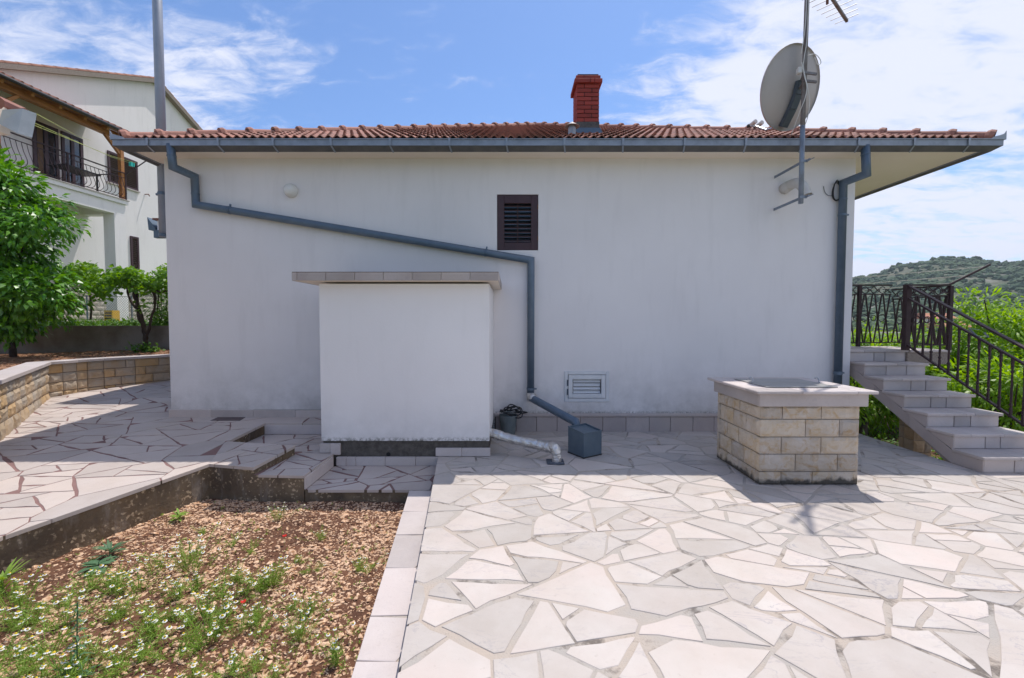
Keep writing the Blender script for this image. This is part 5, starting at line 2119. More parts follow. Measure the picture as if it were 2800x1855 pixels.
struct(g.build('upper_garden', 'grass'))

# ================================================================ neighbouring house
def fx_(y):
    return -15.89 + 0.06 * y          # facade line


def on_fac(px, py, off=0.0):
    d = ray(px, py)
    t = (-15.89 + off) / (d.x - 0.06 * d.y)
    return Vector((0, 0, EYE)) + d * t


FD = Vector((0.06, 1, 0)).normalized()
FN = Vector((1, -0.06, 0)).normalized()
nb = thing('neighbour_house', 'tall white gabled house with balcony behind the garden on the left', 'house', (-15, 15, 1.42))
pk = on_fac(420, 224)
near_e, far_e = 9.4, 2 * pk.y - 9.4
tn = 0.455


def zroof(y):
    return pk.z - abs(y - pk.y) * tn


def FP(y, z, off=0.0):
    return Vector((fx_(y), y, z)) + FN * off


g = MB()
prof = [(near_e, 1.3), (far_e, 1.3), (far_e, zroof(far_e)), (pk.y, pk.z), (near_e, zroof(near_e))]
vs_ = [FP(y, z) for y, z in prof] + [FP(y, z, -9.0) for y, z in prof]
g.add(vs_, [(0, 1, 2, 3, 4), (9, 8, 7, 6, 5), (0, 4, 9, 5), (1, 6, 7, 2)])
nwall = part(g, 'wall', 'plaster_neighbour', nb)
g = MB()
for sgn, ye in ((-1, near_e - 0.4), (1, far_e + 0.4)):
    a = [FP(pk.y, pk.z + 0.10, 0.22), FP(ye, zroof(ye) + 0.10, 0.22), FP(ye, zroof(ye) + 0.10, -9.2), FP(pk.y, pk.z + 0.10, -9.2)]
    g.add(a + [v - Vector((0, 0, 0.16)) for v in a], [(0, 1, 2, 3), (7, 6, 5, 4), (0, 4, 5, 1), (1, 5, 6, 2), (2, 6, 7, 3), (3, 7, 4, 0)])
nroof = part(g, 'roof', 'concrete_gravel', nb)
hb = MB()
rr_ = []
for y0_, r in ((0, 0.095), (0.42, 0.08)):
    for j in range(7):
        an = math.pi * j / 6
        rr_.append((r * math.cos(an), y0_, 0.07 * math.sin(an) * r / 0.09))
hb.add(rr_, [(j, j + 1, 8 + j, 7 + j) for j in range(6)])
hb_me = hb.mesh('verge_tile')
hb_me.materials.append(MATS['clay_neighbour'])
for sgn in (-1, 1):
    t = (Vector((fx_(pk.y) , pk.y, pk.z)) - Vector((fx_(pk.y - sgn * -5), pk.y + sgn * 5, pk.z - 5 * tn))).normalized()
    u = t.cross(Vector((0, 0, 1))).normalized()
    w = u.cross(t)
    for row in range(3):
        for i in range(27 if row == 0 else 27):
            d = 0.02 + i * 0.385
            p = Vector((fx_(pk.y), pk.y, pk.z + 0.11)) - t * (d + 0.40) + FN * (0.13 - row * 0.24) + w * 0.0
            M = Matrix(((u.x, t.x, w.x, p.x), (u.y, t.y, w.y, p.y), (u.z, t.z, w.z, p.z), (0, 0, 0, 1)))
            lnk('verge_tile', hb_me, nroof, M)


def fbox(y0, y1, o0, o1, z0, z1, mb=None):
    """box along the facade: y range, offset from the facade, z range"""
    mb = mb or MB()
    q = [FP(y0, z0, o0), FP(y1, z0, o0), FP(y1, z0, o1), FP(y0, z0, o1), FP(y0, z1, o0), FP(y1, z1, o0), FP(y1, z1, o1), FP(y0, z1, o1)]
    return mb.add(q, [(0, 3, 2, 1), (4, 5, 6, 7), (0, 1, 5, 4), (1, 2, 6, 5), (2, 3, 7, 6), (3, 0, 4, 7)])


BOF = 1.40
far_c = on_fac(352, 553, BOF)          # far top corner of balcony slab
BY1, BZ = far_c.y, far_c.z
BY0 = near_e
g = fbox(BY0, BY1 + 0.03, 0.0, BOF + 0.04, BZ - 0.13, BZ)
balc = part(g, 'balcony_slab', 'plaster_neighbour', nb)
g = fbox(BY0, BY1 - 0.03, BOF - 0.30, BOF - 0.02, BZ - 0.52, BZ - 0.131)
sub(g, 'edge_beam', 'plaster_neighbour', balc)
g = fbox(BY1 - 0.33, BY1 - 0.03, 0.0, BOF - 0.301, BZ - 0.52, BZ - 0.131)
sub(g, 'end_beam', 'plaster_neighbour', balc)
g = fbox(BY1 - 0.45, BY1 - 0.035, BOF - 0.42, BOF - 0.021, 1.3, BZ - 0.521)
part(g, 'balcony_column', 'plaster_neighbour', nb)
g = fbox(BY0, BY1 + 0.06, 0.0, BOF + 0.07, BZ + 0.001, BZ + 0.03)
sub(g, 'edge_stone', 'slab', balc)


def shuttered(px0, px1, py0, py1, nslat, name='window', y0=None):
    a, b = on_fac(px0, (py0 + py1) / 2), on_fac(px1, (py0 + py1) / 2)
    zt_, zb_ = on_fac((px0 + px1) / 2, py0).z, on_fac((px0 + px1) / 2, py1).z
    w_ = 0.07
    g = MB()
    fbox(a.y, a.y + w_, 0.005, 0.05, zb_, zt_, g)
    fbox(b.y - w_, b.y, 0.005, 0.05, zb_, zt_, g)
    fbox(a.y + w_, b.y - w_, 0.005, 0.05, zb_, zb_ + w_, g)
    fbox(a.y + w_, b.y - w_, 0.005, 0.05, zt_ - w_, zt_, g)
    o = part(g, name, 'shutter_paint', nb)
    sub(fbox(a.y + 0.02, b.y - 0.02, 0.002, 0.012, zb_ + 0.02, zt_ - 0.02), 'backing', 'dark_inside', o)
    for i in range(nslat):
        z = zb_ + w_ + (zt_ - zb_ - 2 * w_) * (i + 0.5) / nslat
        s_ = MB()
        s_.bar(FP(a.y + w_, z, 0.03), FP(b.y - w_, z, 0.03), 0.01, 0.055, FN * 0.8 + Vector((0, 0, 1)))
        sub(s_, 'slat', 'shutter_paint', o)
    sub(fbox(a.y - 0.06, b.y + 0.06, 0.0, 0.07, zb_ - 0.05, zb_ - 0.003), 'sill', 'slab', o)
    return o


shuttered(299, 313, 633, 733, 15)
shuttered(356, 378, 648, 738, 15)
shuttered(294, 374, 428, 510, 14)
# balcony doors: dark glazed, with curtain
for px0, px1, cur in ((88, 157, True), (166, 224, False)):
    a, b = on_fac(px0, 400), on_fac(px1, 400)
    zt_ = on_fac(200, 372).z
    g = MB()
    fbox(a.y, a.y + 0.09, 0.004, 0.05, BZ + 0.03, zt_, g)
    fbox(b.y - 0.09, b.y, 0.004, 0.05, BZ + 0.03, zt_, g)
    fbox(a.y + 0.09, b.y - 0.09, 0.004, 0.05, zt_ - 0.09, zt_, g)
    fbox((a.y + b.y) / 2 - 0.05, (a.y + b.y) / 2 + 0.05, 0.004, 0.05, BZ + 0.03, zt_ - 0.09, g)
    o = part(g, 'balcony_door', 'shutter_paint', nb)
    sub(fbox(a.y + 0.05, b.y - 0.05, 0.003, 0.02, BZ + 0.03, zt_ - 0.05), 'pane', 'dark_glass', o)
    if cur:
        sub(fbox(a.y + 0.12, (a.y + b.y) / 2 - 0.08, 0.021, 0.028, BZ + 0.5, zt_ - 0.1), 'curtain', 'curtain', o)

# stone base blocks of the neighbour facade, low wall band above it
g = fbox(12.0, 22.5, 0.004, 0.10, 2.86, 3.02)
part(g, 'plinth_band', 'slab', nb)
blk = [split_block(0.30, 0.155, 0.05, 700 + i, 0.02, 4, 3) for i in range(6)]
bms = []
for b_ in blk:
    me = b_.mesh('base_stone')
    me.materials.append(MATS['stone_far'])
    bms.append(me)
rq = random.Random(14)
g = fbox(13.5, 22.0, 0.0, 0.03, 1.42, 2.85)
sbase = part(g, 'stone_base', 'joint_grey', nb)
for r in range(8):
    y = 14.2 + (0.15 if r % 2 else 0)
    while y < 21.5:
        p = FP(y, 2.68 - r * 0.165, 0.05)
        M = Matrix(((FD.x, -FN.x, 0, p.x), (FD.y, -FN.y, 0, p.y), (0, 0, 1, p.z), (0, 0, 0, 1)))
        lnk('base_stone', rq.choice(bms), sbase, M)
        y += 0.31

# balcony railing with bellied balusters
br = thing('balcony_railing', 'dark iron balcony railing with bellied bars on the white house', 'railing', FP(14, BZ, BOF))
ro = BOF - 0.02
zrt = on_fac(352, 479, ro).z
g = MB()
g.bar(FP(BY0, zrt, ro), FP(BY1, zrt, ro), 0.05, 0.03)
part(g, 'handrail', 'iron_brown', br)
g = MB()
g.bar(FP(BY0, zrt - 0.16, ro), FP(BY1, zrt - 0.16, ro), 0.025, 0.02)
part(g, 'upper_rail', 'iron_brown', br)
g = MB()
g.bar(FP(BY0, BZ + 0.10, ro), FP(BY1, BZ + 0.10, ro), 0.025, 0.02)
part(g, 'lower_rail', 'iron_brown', br)
y = BY1
H = zrt - 0.16 - BZ - 0.10
k = 0
while y > 11.6:
    g = MB()
    if k % 14 == 0:
        g.bar(FP(y, BZ, ro), FP(y, zrt, ro), 0.045, 0.045, FN)
        part(g, 'post', 'iron_brown', br)
    else:
        pts = [FP(y, BZ + 0.10, ro), FP(y, BZ + 0.13, ro + 0.10), FP(y, BZ + 0.20, ro + 0.165), FP(y, BZ + 0.32, ro + 0.155), FP(y, BZ + 0.55, ro + 0.06), FP(y, BZ + 0.10 + H, ro)]
        g.tube(smooth_path(pts, 3), 0.0085, 5)
        part(g, 'baluster', 'iron_brown', br)
    k += 1
    y -= 0.135
for i, f in enumerate((0.15, 0.55)):        # end panel bars returning to the wall
    g = MB()
    g.bar(FP(BY1, zrt - 0.01, 0.05), FP(BY1, zrt - 0.01, ro), 0.03, 0.03)
    part(g, 'return_rail', 'iron_brown', br)
    break

# dark table and chairs seen through the railing
tb = thing('balcony_table', 'dark garden table with chairs on the balcony behind the railing', 'table', FP(14.6, BZ, 0.7))
g = fbox(14.0, 15.1, 0.45, 1.1, BZ + 0.68, BZ + 0.72)
part(g, 'table_top', 'cable_black', tb)
for yy_, oo in ((14.1, .5), (15.0, .5), (14.1, 1.05), (15.0, 1.05)):
    part(fbox(yy_ - 0.02, yy_ + 0.02, oo - 0.02, oo + 0.02, BZ + 0.03, BZ + 0.68), 'leg', 'cable_black', tb)

# timber roof over the balcony
per = thing('balcony_roof', 'brown timber lean-to roof with tiles and dark gutter over the balcony', 'roof', FP(13, BZ, BOF))
pe = BOF + 0.22
e_far = on_fac(306, 352, pe)
zpe = e_far.z
y0_, y1_ = BY0 - 0.6, BY1 + 0.05
g = MB()
q = [FP(y0_, zpe, pe), FP(y1_, zpe, pe), FP(y1_, zpe + 0.62, 0.0), FP(y0_, zpe + 0.62, 0.0)]
g.add(q + [v + Vector((0, 0, 0.05)) for v in q], [(3, 2, 1, 0), (4, 5, 6, 7), (0, 1, 5, 4), (1, 2, 6, 5), (2, 3, 7, 6), (3, 0, 4, 7)])
part(g, 'boarding', 'wood', per)
g = MB()
q = [FP(y0_, zpe + 0.055, pe + 0.06), FP(y1_ + 0.03, zpe + 0.055, pe + 0.06), FP(y1_ + 0.03, zpe + 0.68, -0.0), FP(y0_, zpe + 0.68, 0.0)]
g.add(q + [v + Vector((0, 0, 0.05)) for v in q], [(3, 2, 1, 0), (4, 5, 6, 7), (0, 1, 5, 4), (1, 2, 6, 5), (2, 3, 7, 6), (3, 0, 4, 7)])
proof = part(g, 'tile_layer', 'clay_neighbour', per)
for i in range(40):
    y = y0_ + 0.1 + i * 0.22
    if y > y1_:
        break
    s_ = MB()
    s_.tube([FP(y, zpe + 0.105, pe + 0.07), FP(y, zpe + 0.72, 0.02)], 0.05, 6)
    sub(s_, 'roof_tile', 'clay_neighbour', proof)
g = MB()
g.tube([FP(11.7, zpe + 0.035, pe + 0.10), FP(y1_ + 0.03, zpe + 0.035, pe + 0.10)], 0.055, 8)
part(g, 'gutter', 'gutter_brown', per)
part(fbox(y0_, 11.72, pe + 0.03, pe + 0.16, zpe - 0.06, zpe + 0.13), 'fascia', 'fascia_blue', per)
g = MB()
g.bar(FP(y0_, zpe - 0.07, ro - 0.06), FP(y1_ - 0.02, zpe - 0.07, ro - 0.06), 0.12, 0.15)
part(g, 'beam', 'wood', per)
g = MB()
g.bar(FP(y0_, zpe + 0.2, 0.6), FP(y1_ - 0.02, zpe + 0.2, 0.6), 0.10, 0.13)
part(g, 'beam', 'wood', per)
y = y1_ - 0.1
while y > y0_:
    g = MB()
    g.bar(FP(y, zpe - 0.045, pe - 0.03), FP(y, zpe + 0.54, 0.03), 0.08, 0.09)
    part(g, 'rafter', 'wood', per)
    y -= 0.72
for yp in (BY1 - 0.08, 12.05):
    g = MB()
    g.bar(FP(yp, BZ + 0.03, ro - 0.06), FP(yp, zpe - 0.146, ro - 0.06), 0.12, 0.12, FN)
    part(g, 'post', 'wood', per)
    g = MB()
    sgn = -1 if yp > 13 else 1
    g.bar(FP(yp + sgn * 0.05, zpe - 0.62, ro - 0.06), FP(yp + sgn * 0.55, zpe - 0.15, ro - 0.06), 0.08, 0.09, FN)
    part(g, 'brace', 'wood', per)
part(fbox(11.7, 11.78, 0.02, ro, BZ + 0.03, BZ + 0.9), 'end_panel', 'curtain', per)

# hooks with clothesline arm at the far balcony corner
ca = thing('balcony_clothesline_support', 'thin brown clothesline arm at the far corner of the balcony', 'clothesline arm', FP(BY1, zrt, ro))
g = MB()
g.bar(FP(BY1, zrt - 0.05, ro), FP(BY1 + 0.35, zrt + 0.55, ro + 0.45), 0.03, 0.03)
part(g, 'arm', 'iron_brown', ca)
for px_, py_ in ((396, 532),):
    p = on_fac(px_, py_)
    g = MB()
    g.tube([p, p + FN * 0.16, p + FN * 0.2 - Vector((0, 0, 0.08))], 0.018, 6)
    tag(g.build('wall_hook', 'rust'), 'small rusty hook in the white facade beside the balcony', 'hook')

# eave corner of the building on the near left
ec = thing('outbuilding', 'white outbuilding whose eave corner with grey box gutter shows at the top left edge', 'outbuilding', (-6.5, 2.4, 0.0))
Y_e = 4.35
a = at_y(40, 345, Y_e)
g = MB()
ztop_, zbot_ = at_y(10, 300, Y_e).z, at_y(10, 371, Y_e).z
g.box(a.x - 2.2, a.x - 0.045, 1.0, Y_e, zbot_, ztop_)
part(g, 'eave_slab', 'plaster_soffit', ec)
g = MB()
g.box(-7.4, -5.45, 1.0, 3.7, -0.2, zbot_ - 0.002)
part(g, 'wall', 'plaster_neighbour', ec)
g = MB()
q = [at_y(48, 314, Y_e - 0.03), at_y(101, 311, Y_e + 0.05), at_y(88, 377, Y_e + 0.03), at_y(37, 351, Y_e - 0.03)]
g.add(q + [v + Vector((-0.03, -0.10, 0.0)) for v in q], [(0, 1, 2, 3), (7, 6, 5, 4), (0, 4, 5, 1), (1, 5, 6, 2), (2, 6, 7, 3), (3, 7, 4, 0)])
part(g, 'box_gutter', 'galvanised', ec)
for k in range(4):
    g = MB()
    z = at_y(10, 288, Y_e).z
    g.tube([(a.x + 0.06, Y_e + 0.03 - 0.22 * k, z - 0.07), (a.x - 0.5, Y_e + 0.03 - 0.22 * k, z + 0.19), (a.x - 2.0, Y_e + 0.03 - 0.22 * k, z + 0.9)], 0.06, 8)
    part(g, 'roof_tile', 'ridge_clay', ec)

# clothes lines across to the balcony, with pegs
l_a = at_y(100, 312, Y_e)
l_b = at_y(52, 318, Y_e)
for i, (p, q) in enumerate(((l_a, on_fac(248, 384, 1.0)), (l_b, on_fac(370, 451, ro + 0.3)), (l_b + Vector((0, 0, -0.03)), on_fac(372, 446, ro + 0.4)))):
    g = MB()
    g.tube([p, p.lerp(q, 0.5) - Vector((0, 0, 0.05)), q], 0.0036, 5)
    tag(g.build('clothesline', 'line_green'), ('uppermost green clothesline from the near gutter to the balcony', 'green clothesline with two teal pegs in front of the balcony', 'lowest green clothesline ending at the balcony arm')[i], 'clothesline', 'green clotheslines')
    if i == 1:
        l_mid = [p, p.lerp(q, 0.5) - Vector((0, 0, 0.05)), q]
for i, f in enumerate((0.86, 0.885, 0.935)):
    p = l_mid[1].lerp(l_mid[2], (f - 0.5) * 2)
    g = MB()
    g.box(p.x - 0.035, p.x - 0.008, p.y - 0.02, p.y + 0.02, p.z - 0.09, p.z + 0.035)
    g.box(p.x + 0.008, p.x + 0.035, p.y - 0.02, p.y + 0.02, p.z - 0.09, p.z + 0.035)
    g.box(p.x - 0.008, p.x + 0.008, p.y - 0.012, p.y + 0.012, p.z - 0.02, p.z + 0.015)
    tag(g.build('clothes_peg', 'teal_plastic'), ('leftmost', 'middle', 'rightmost')[i] + ' teal clothes peg on the line before the balcony', 'clothes peg', 'teal clothes pegs')

# yellow crate and wire fence by the neighbour's stone base
cr = on_fac(306, 880, 1.6)
p = at_y(307, 878, 14.0)
yc_ = thing('crate', 'yellow plastic crate standing in the plants before the stone wall', 'crate', (p.x, 14.0, 1.42))
g = MB()
for a in ((-.13, -.11), (.11, .13)):
    g.box(p.x + a[0], p.x + a[1], 13.87, 14.13, 1.42, 1.98)
g.box(p.x - .11, p.x + .11, 13.87, 13.885, 1.42, 1.98)
g.box(p.x - .11, p.x + .11, 14.115, 14.13, 1.42, 1.98)
part(g, 'body', 'yellow_plastic', yc_)
for k in range(4):
    g = MB()
    g.box(p.x - .10, p.x + .10, 13.862, 13.869, 1.62 + 0.085 * k, 1.66 + 0.085 * k)
    part(g, 'slot', 'dark_inside', yc_)
fn = thing('wire_fence', 'chain-link wire fence in front of the neighbour house base', 'fence', (-11, 13.2, 1.42))
ya_ = 13.2
x0_, x1_ = at_y(235, 830, ya_).x, at_y(480, 830, ya_).x
zt_ = at_y(330, 811, ya_).z
g = MB()
st_ = 0.075
x = x0_ - (zt_ - 1.42)
while x < x1_:
    for sgn in (1, -1):
        xa = x if sgn > 0 else x + (zt_ - 1.42)
        a = Vector((xa, ya_, 1.42))
        b = Vector((xa + sgn * (zt_ - 1.42), ya_, zt_))
        if x0_ <= a.x <= x1_ and x0_ <= b.x <= x1_:
            g.tube([a, b], 0.0035, 3, caps=False)
    x += st_
part(g, 'mesh_wire', 'mast_rust', fn)
for xx in (x0_, (x0_ + x1_) / 2, x1_):
    g = MB()
    g.tube([(xx, ya_ + 0.03, 1.42), (xx, ya_ + 0.03, zt_ + 0.03)], 0.022, 7)
    part(g, 'fence_post', 'mast_paint', fn)
g = MB()
g.tube([(x0_, ya_, zt_), (x1_, ya_, zt_)], 0.006, 5)
part(g, 'top_wire', 'mast_rust', fn)

# ================================================================ vegetation
def leaf_into(mb, p, d, nrm_, L, W, bend=0.25, segs=2):
    """a bent leaf blade: p base, d direction, nrm_ face normal"""
    d = d.normalized()
    s_ = d.cross(nrm_)
    s_ = s_.normalized() if s_.length > 1e-4 else d.orthogonal().normalized()
    n_ = s_.cross(d)
    o = len(mb.v)
    if segs == 2:
        m = p + d * (L * .5) + n_ * (L * bend * .25)
        e = p + d * L - n_ * (L * bend)
        mb.v += [tuple(p), tuple(m + s_ * (W / 2)), tuple(m - s_ * (W / 2)), tuple(e)]
        mb.f += [(o, o + 1, o + 2), (o + 1, o + 3, o + 2)]
        mb.mi += [0, 0]
    else:
        prev = None
        for i in range(segs + 1):
            t = i / segs
            c_ = p + d * (L * (t - 0.25 * bend * t * t)) - n_ * (L * bend * t * t)
            w = W * math.sin(math.pi * (0.12 + 0.88 * t)) / 2 if i < segs else 0.0005
            mb.v += [tuple(c_ + s_ * w), tuple(c_ - s_ * w)]
            if i:
                a = o + 2 * i
                mb.f.append((a - 2, a - 1, a + 1, a))
                mb.mi.append(0)


def rvec(rnd):
    while True:
        v = Vector((rnd.uniform(-1, 1), rnd.uniform(-1, 1), rnd.uniform(-1, 1)))
        if 0.05 < v.length < 1:
            return v


def crown(centre, rad, clumps, per, L, W, seed, clump_r=0.35, bend=0.3, segs=2, droop=0.3, shell=0.55, keep=None):
    rnd = random.Random(seed)
    mb = MB()
    centre = Vector(centre)
    cc = []
    for _ in range(clumps):
        v = rvec(rnd).normalized() * (shell + (1 - shell) * rnd.random() ** 0.6) * (0.86 + 0.28 * noise.noise(rvec(rnd) * 2 + Vector((seed, 0, 0))))
        c_ = centre + Vector((v.x * rad[0], v.y * rad[1], v.z * rad[2]))
        if keep and not keep(c_):
            continue
        cc.append(c_)
        cr_ = clump_r * rnd.uniform(0.6, 1.25)
        out = (c_ - centre).normalized()
        for _ in range(per):
            q = rvec(rnd)
            p = c_ + q * cr_
            d = (out * 0.6 + q.normalized() * 0.9 + Vector((0, 0, -droop)) + rvec(rnd) * 0.4)
            nn = (Vector((0, 0, 1)) + rvec(rnd) * 0.75)
            leaf_into(mb, p, d, nn, L * rnd.uniform(.65, 1.2), W * rnd.uniform(.75, 1.2), bend * rnd.uniform(.3, 1.5), segs)
    return mb, cc


def limbs(base, centre, targets, r0, seed, k=14):
    rnd = random.Random(seed)
    mb = MB()
    base, centre = Vector(base), Vector(centre)
    fork = base.lerp(centre, 0.5)
    mb.tube(smooth_path([base, base.lerp(fork, .5) + Vector((rnd.uniform(-.06, .06), rnd.uniform(-.06, .06), 0)), fork], 4), [r0 * (1.15 - 0.05 * i) for i in range(9)], 8)
    for t in rnd.sample(targets, min(k, len(targets))):
        m = fork.lerp(t, 0.5) + Vector((rnd.uniform(-.12, .12), rnd.uniform(-.12, .12), rnd.uniform(0, .15)))
        mb.tube(smooth_path([fork, m, t], 4), [r0 * .55 * (1 - 0.1 * i) for i in range(9)], 5)
    return mb


def tree(name, label, base, centre, rad, clumps, per, L, W, leafmat, r0, seed, group=None, **kw):
    t = thing(name, label, 'tree', base, group)
    mb, cc = crown(centre, rad, clumps, per, L, W, seed, **kw)
    part(mb, 'crown', leafmat, t)
    part(limbs(base, centre, cc, r0, seed), 'trunk', 'bark', t, smooth=True)
    return t


# citrus tree at the left edge
cb = at_z(36, 976, 0.86)
ct = thing('citrus_tree', 'dense dark green citrus tree in the raised bed at the left edge', 'tree', cb)
mbs = MB()
ccs = []
for k, (px_, py_, yy_, rx_, rz_, cl, pr) in enumerate(((-60, 520, 9.5, 1.05, 0.95, 58, 50), (25, 550, 9.4, 0.85, 0.95, 50, 50), (0, 700, 9.5, 1.0, 0.85, 58, 50), (100, 800, 9.2, 0.85, 0.5, 40, 48),
                                                            (-90, 850, 9.4, 1.2, 0.5, 36, 48), (20, 870, 9.3, 0.7, 0.3, 20, 48), (110, 620, 9.2, 0.5, 0.4, 16, 44))):
    c_ = at_y(px_, py_, yy_)
    mb, cc = crown(c_, (rx_, 0.95, rz_), cl, pr, 0.185, 0.078, 40 + k, clump_r=0.28, bend=0.25, segs=2, droop=0.55, shell=0.35)
    mbs.add(mb.v, mb.f)
    ccs += cc
part(mbs, 'crown', 'citrus_leaf', ct)
g = limbs(cb, at_y(10, 700, 9.5), ccs, 0.055, 77, 22)
part(g, 'trunk', 'bark', ct, smooth=True)

# grape vine on its wires
vb = at_y(395, 965, 10.35)
vt = thing('grape_vine', 'gnarled grape vine with a flat leafy top in front of the concrete wall', 'vine', (vb.x, 10.35, 0.95))


def V(px_, py_, y=10.4):
    return at_y(px_, py_, y)


g = MB()
stems = ([(395, 965), (398, 925), (394, 905), (390, 880), (380, 845), (368, 812), (364, 790), (350, 779), (322, 779), (300, 776)],
         [(398, 925), (408, 900), (413, 870), (423, 840), (422, 810), (412, 786), (430, 780)],
         [(423, 830), (424, 812), (420, 790), (438, 800), (450, 797), (468, 795), (490, 790)],
         [(392, 890), (378, 868), (377, 830), (375, 795), (385, 770)], [(380, 850), (362, 830), (350, 805), (346, 780)])
for i, s in enumerate(stems):
    pts = [V(x, y, 10.4 + 0.05 * math.sin(i * 3 + j)) for j, (x, y) in enumerate(s)]
    sp_ = smooth_path(pts, 4)
    r0 = 0.055 if i == 0 else 0.034
    g.tube(sp_, [r0 * (1 - 0.65 * j / len(sp_)) * (1 + 0.15 * math.sin(j * 1.9 + i)) for j in range(len(sp_))], 7)
part(g, 'stem', 'bark', vt, smooth=True)
mbv = MB()
rv_ = random.Random(19)
for k in range(150):
    px_ = rv_.uniform(228, 500)
    top = 742 + 12 * math.sin(px_ * 0.05)
    py_ = rv_.gauss(top + 24, 13)
    if 300 < px_ < 345:
        py_ = rv_.gauss(760, 9)
    if rv_.random() < 0.12:
        py_ += rv_.uniform(10, 40)
    c_ = at_y(px_, py_, rv_.uniform(9.9, 11.1))
    for _ in range(15):
        p = c_ + rvec(rv_) * 0.17
        d = rvec(rv_) + Vector((0, 0, -0.4))
        s_ = rv_.uniform(0.07, 0.125)
        nn = Vector((0, 0, 1)) + rvec(rv_) * 0.8
        leaf_into(mbv, p, d, nn, s_, s_ * 1.0, 0.2)
part(mbv, 'foliage', 'vine_leaf', vt)
mbw = MB()
for k in range(60):
    c_ = at_y(rv_.uniform(190, 262), rv_.gauss(740 + 5, 12), rv_.uniform(11.2, 12.2))
    for _ in range(14):
        s_ = rv_.uniform(0.07, 0.12)
        leaf_into(mbw, c_ + rvec(rv_) * 0.17, rvec(rv_) + Vector((0, 0, -.3)), Vector((0, 0, 1)) + rvec(rv_) * .8, s_, s_, .2)
t2 = thing('grape_vine', 'second leafy grape vine on the wire between citrus tree and gnarled vine', 'vine', (at_y(225, 745, 11.8).x, 11.8, 1.42))
part(mbw, 'foliage', 'vine_leaf', t2)
g = MB()
b_ = at_y(240, 745, 11.8)
g.tube(smooth_path([(b_.x, 11.8, 1.42), (b_.x + 0.06, 11.8, 2.1), (b_.x - 0.05, 11.8, b_.z - 0.05)], 4), 0.025, 6)
part(g, 'stem', 'bark', t2)

# low plants on the upper garden and a clump by the vine foot
rb2 = random.Random(91)
mb = MB()
for _ in range(420):
    x, y = rb2.uniform(-14.5, -7.4), rb2.uniform(10.95, 12.6)
    h = rb2.uniform(0.05, 0.24) * (1.5 if x > -9.2 else 1)
    for _ in range(13):
        p = Vector((x, y, 1.44)) + Vector((rb2.uniform(-.16, .16), rb2.uniform(-.12, .12), rb2.uniform(0, h)))
        leaf_into(mb, p, rvec(rb2) + Vector((0, 0, .5)), Vector((0, 0, 1)) + rvec(rb2) * .6, rb2.uniform(.07, .14), rb2.uniform(.03, .06), .3)
g = mb.build('ground_plants', 'bush_leaf', kind='stuff')
g['label'] = 'low green plants covering the upper garden behind the concrete wall'
g['category'] = 'plants'
bx_ = at_y(455, 850, 11.3)
t = thing('garden_bush', 'tall leafy bush behind the vine next to the house corner', 'bush', (bx_.x, 11.4, 1.42))
mb, cc = crown((bx_.x, 11.5, 1.95), (0.75, 0.4, 0.6), 34, 34, 0.13, 0.045, 55, clump_r=0.2, droop=0.1)
part(mb, 'foliage', 'bush_leaf', t)
g = MB()
for k in range(9):
    xx = bx_.x + rb2.uniform(-.5, .5)
    g.tube([(xx, 11.4, 1.42), (xx + rb2.uniform(-.1, .1), 11.45, 2.5)], 0.008, 4)
part(g, 'stem', 'bark', t)
for nm, lab, px_, py_, y_, n_, sz in (('green_plant', 'bright green leafy plant at the foot of the gnarled vine', 396, 955, 10.15, 150, .30),):
    c_ = at_y(px_, py_, y_)
    t = thing(nm, lab, 'plant', (c_.x, y_, zbed(c_.x, y_)))
    mb = MB()
    for _ in range(n_):
        p = Vector((c_.x + rb2.gauss(0, sz * .55), y_ + rb2.gauss(0, .10), zbed(c_.x, y_) + abs(rb2.gauss(.05, .07))))
        leaf_into(mb, p, rvec(rb2) + Vector((0, 0, .35)), Vector((0, 0, 1)) + rvec(rb2) * .5, .11, .06, .3)
    part(mb, 'foliage', 'bush_leaf', t)
    g = MB()
    for k in range(6):
        g.tube([(c_.x, y_, zbed(c_.x, y_)), (c_.x + rb2.uniform(-.2, .2), y_ + rb2.uniform(-.05, .05), zbed(c_.x, y_) + .1)], .005, 4)
    part(g, 'stem', 'bush_leaf', t)

# peach trees on the right
tree('peach_tree', 'peach tree with a forked trunk standing under the stairs', (6.25, 7.75, -0.55), (7.4, 9.0, 0.55), (1.9, 1.1, 1.05), 120, 62, 0.15, 0.032, 'peach_leaf', 0.06, 61,
     group='peach trees', clump_r=0.30, bend=0.55, segs=3, droop=0.35, shell=0.3, keep=lambda c_: not (c_.x < 6.8 and c_.y < 7.95 and c_.z > 0.5) and c_.z < 1.55)
tree('peach_tree', 'bright green peach tree rising beside the stair handrail at the right edge', (9.6, 8.6, -0.55), (9.5, 8.4, 0.95), (1.75, 1.2, 1.25), 150, 70, 0.155, 0.034, 'peach_leaf', 0.07, 62,
     group='peach trees', clump_r=0.27, bend=0.6, segs=3, droop=0.15, shell=0.3)
tree('peach_tree', 'smaller peach tree seen low between the stair balusters', (7.9, 7.0, -0.55), (8.1, 7.0, 0.3), (1.25, 0.8, 0.85), 80, 60, 0.15, 0.032, 'peach_leaf', 0.05, 63,
     group='peach trees', clump_r=0.27, bend=0.5, segs=3, droop=0.25, shell=0.3, keep=lambda c_: c_.x > 6.85)
tree('low_fruit_tree', 'low leafy growth seen through the gap under the staircase', (6.9, 8.6, -0.55), (6.7, 8.5, -0.05), (1.0, 0.6, 0.5), 46, 50, 0.15, 0.034, 'peach_leaf', 0.03, 64,
     clump_r=0.25, bend=0.5, segs=3, droop=0.25, shell=0.2)
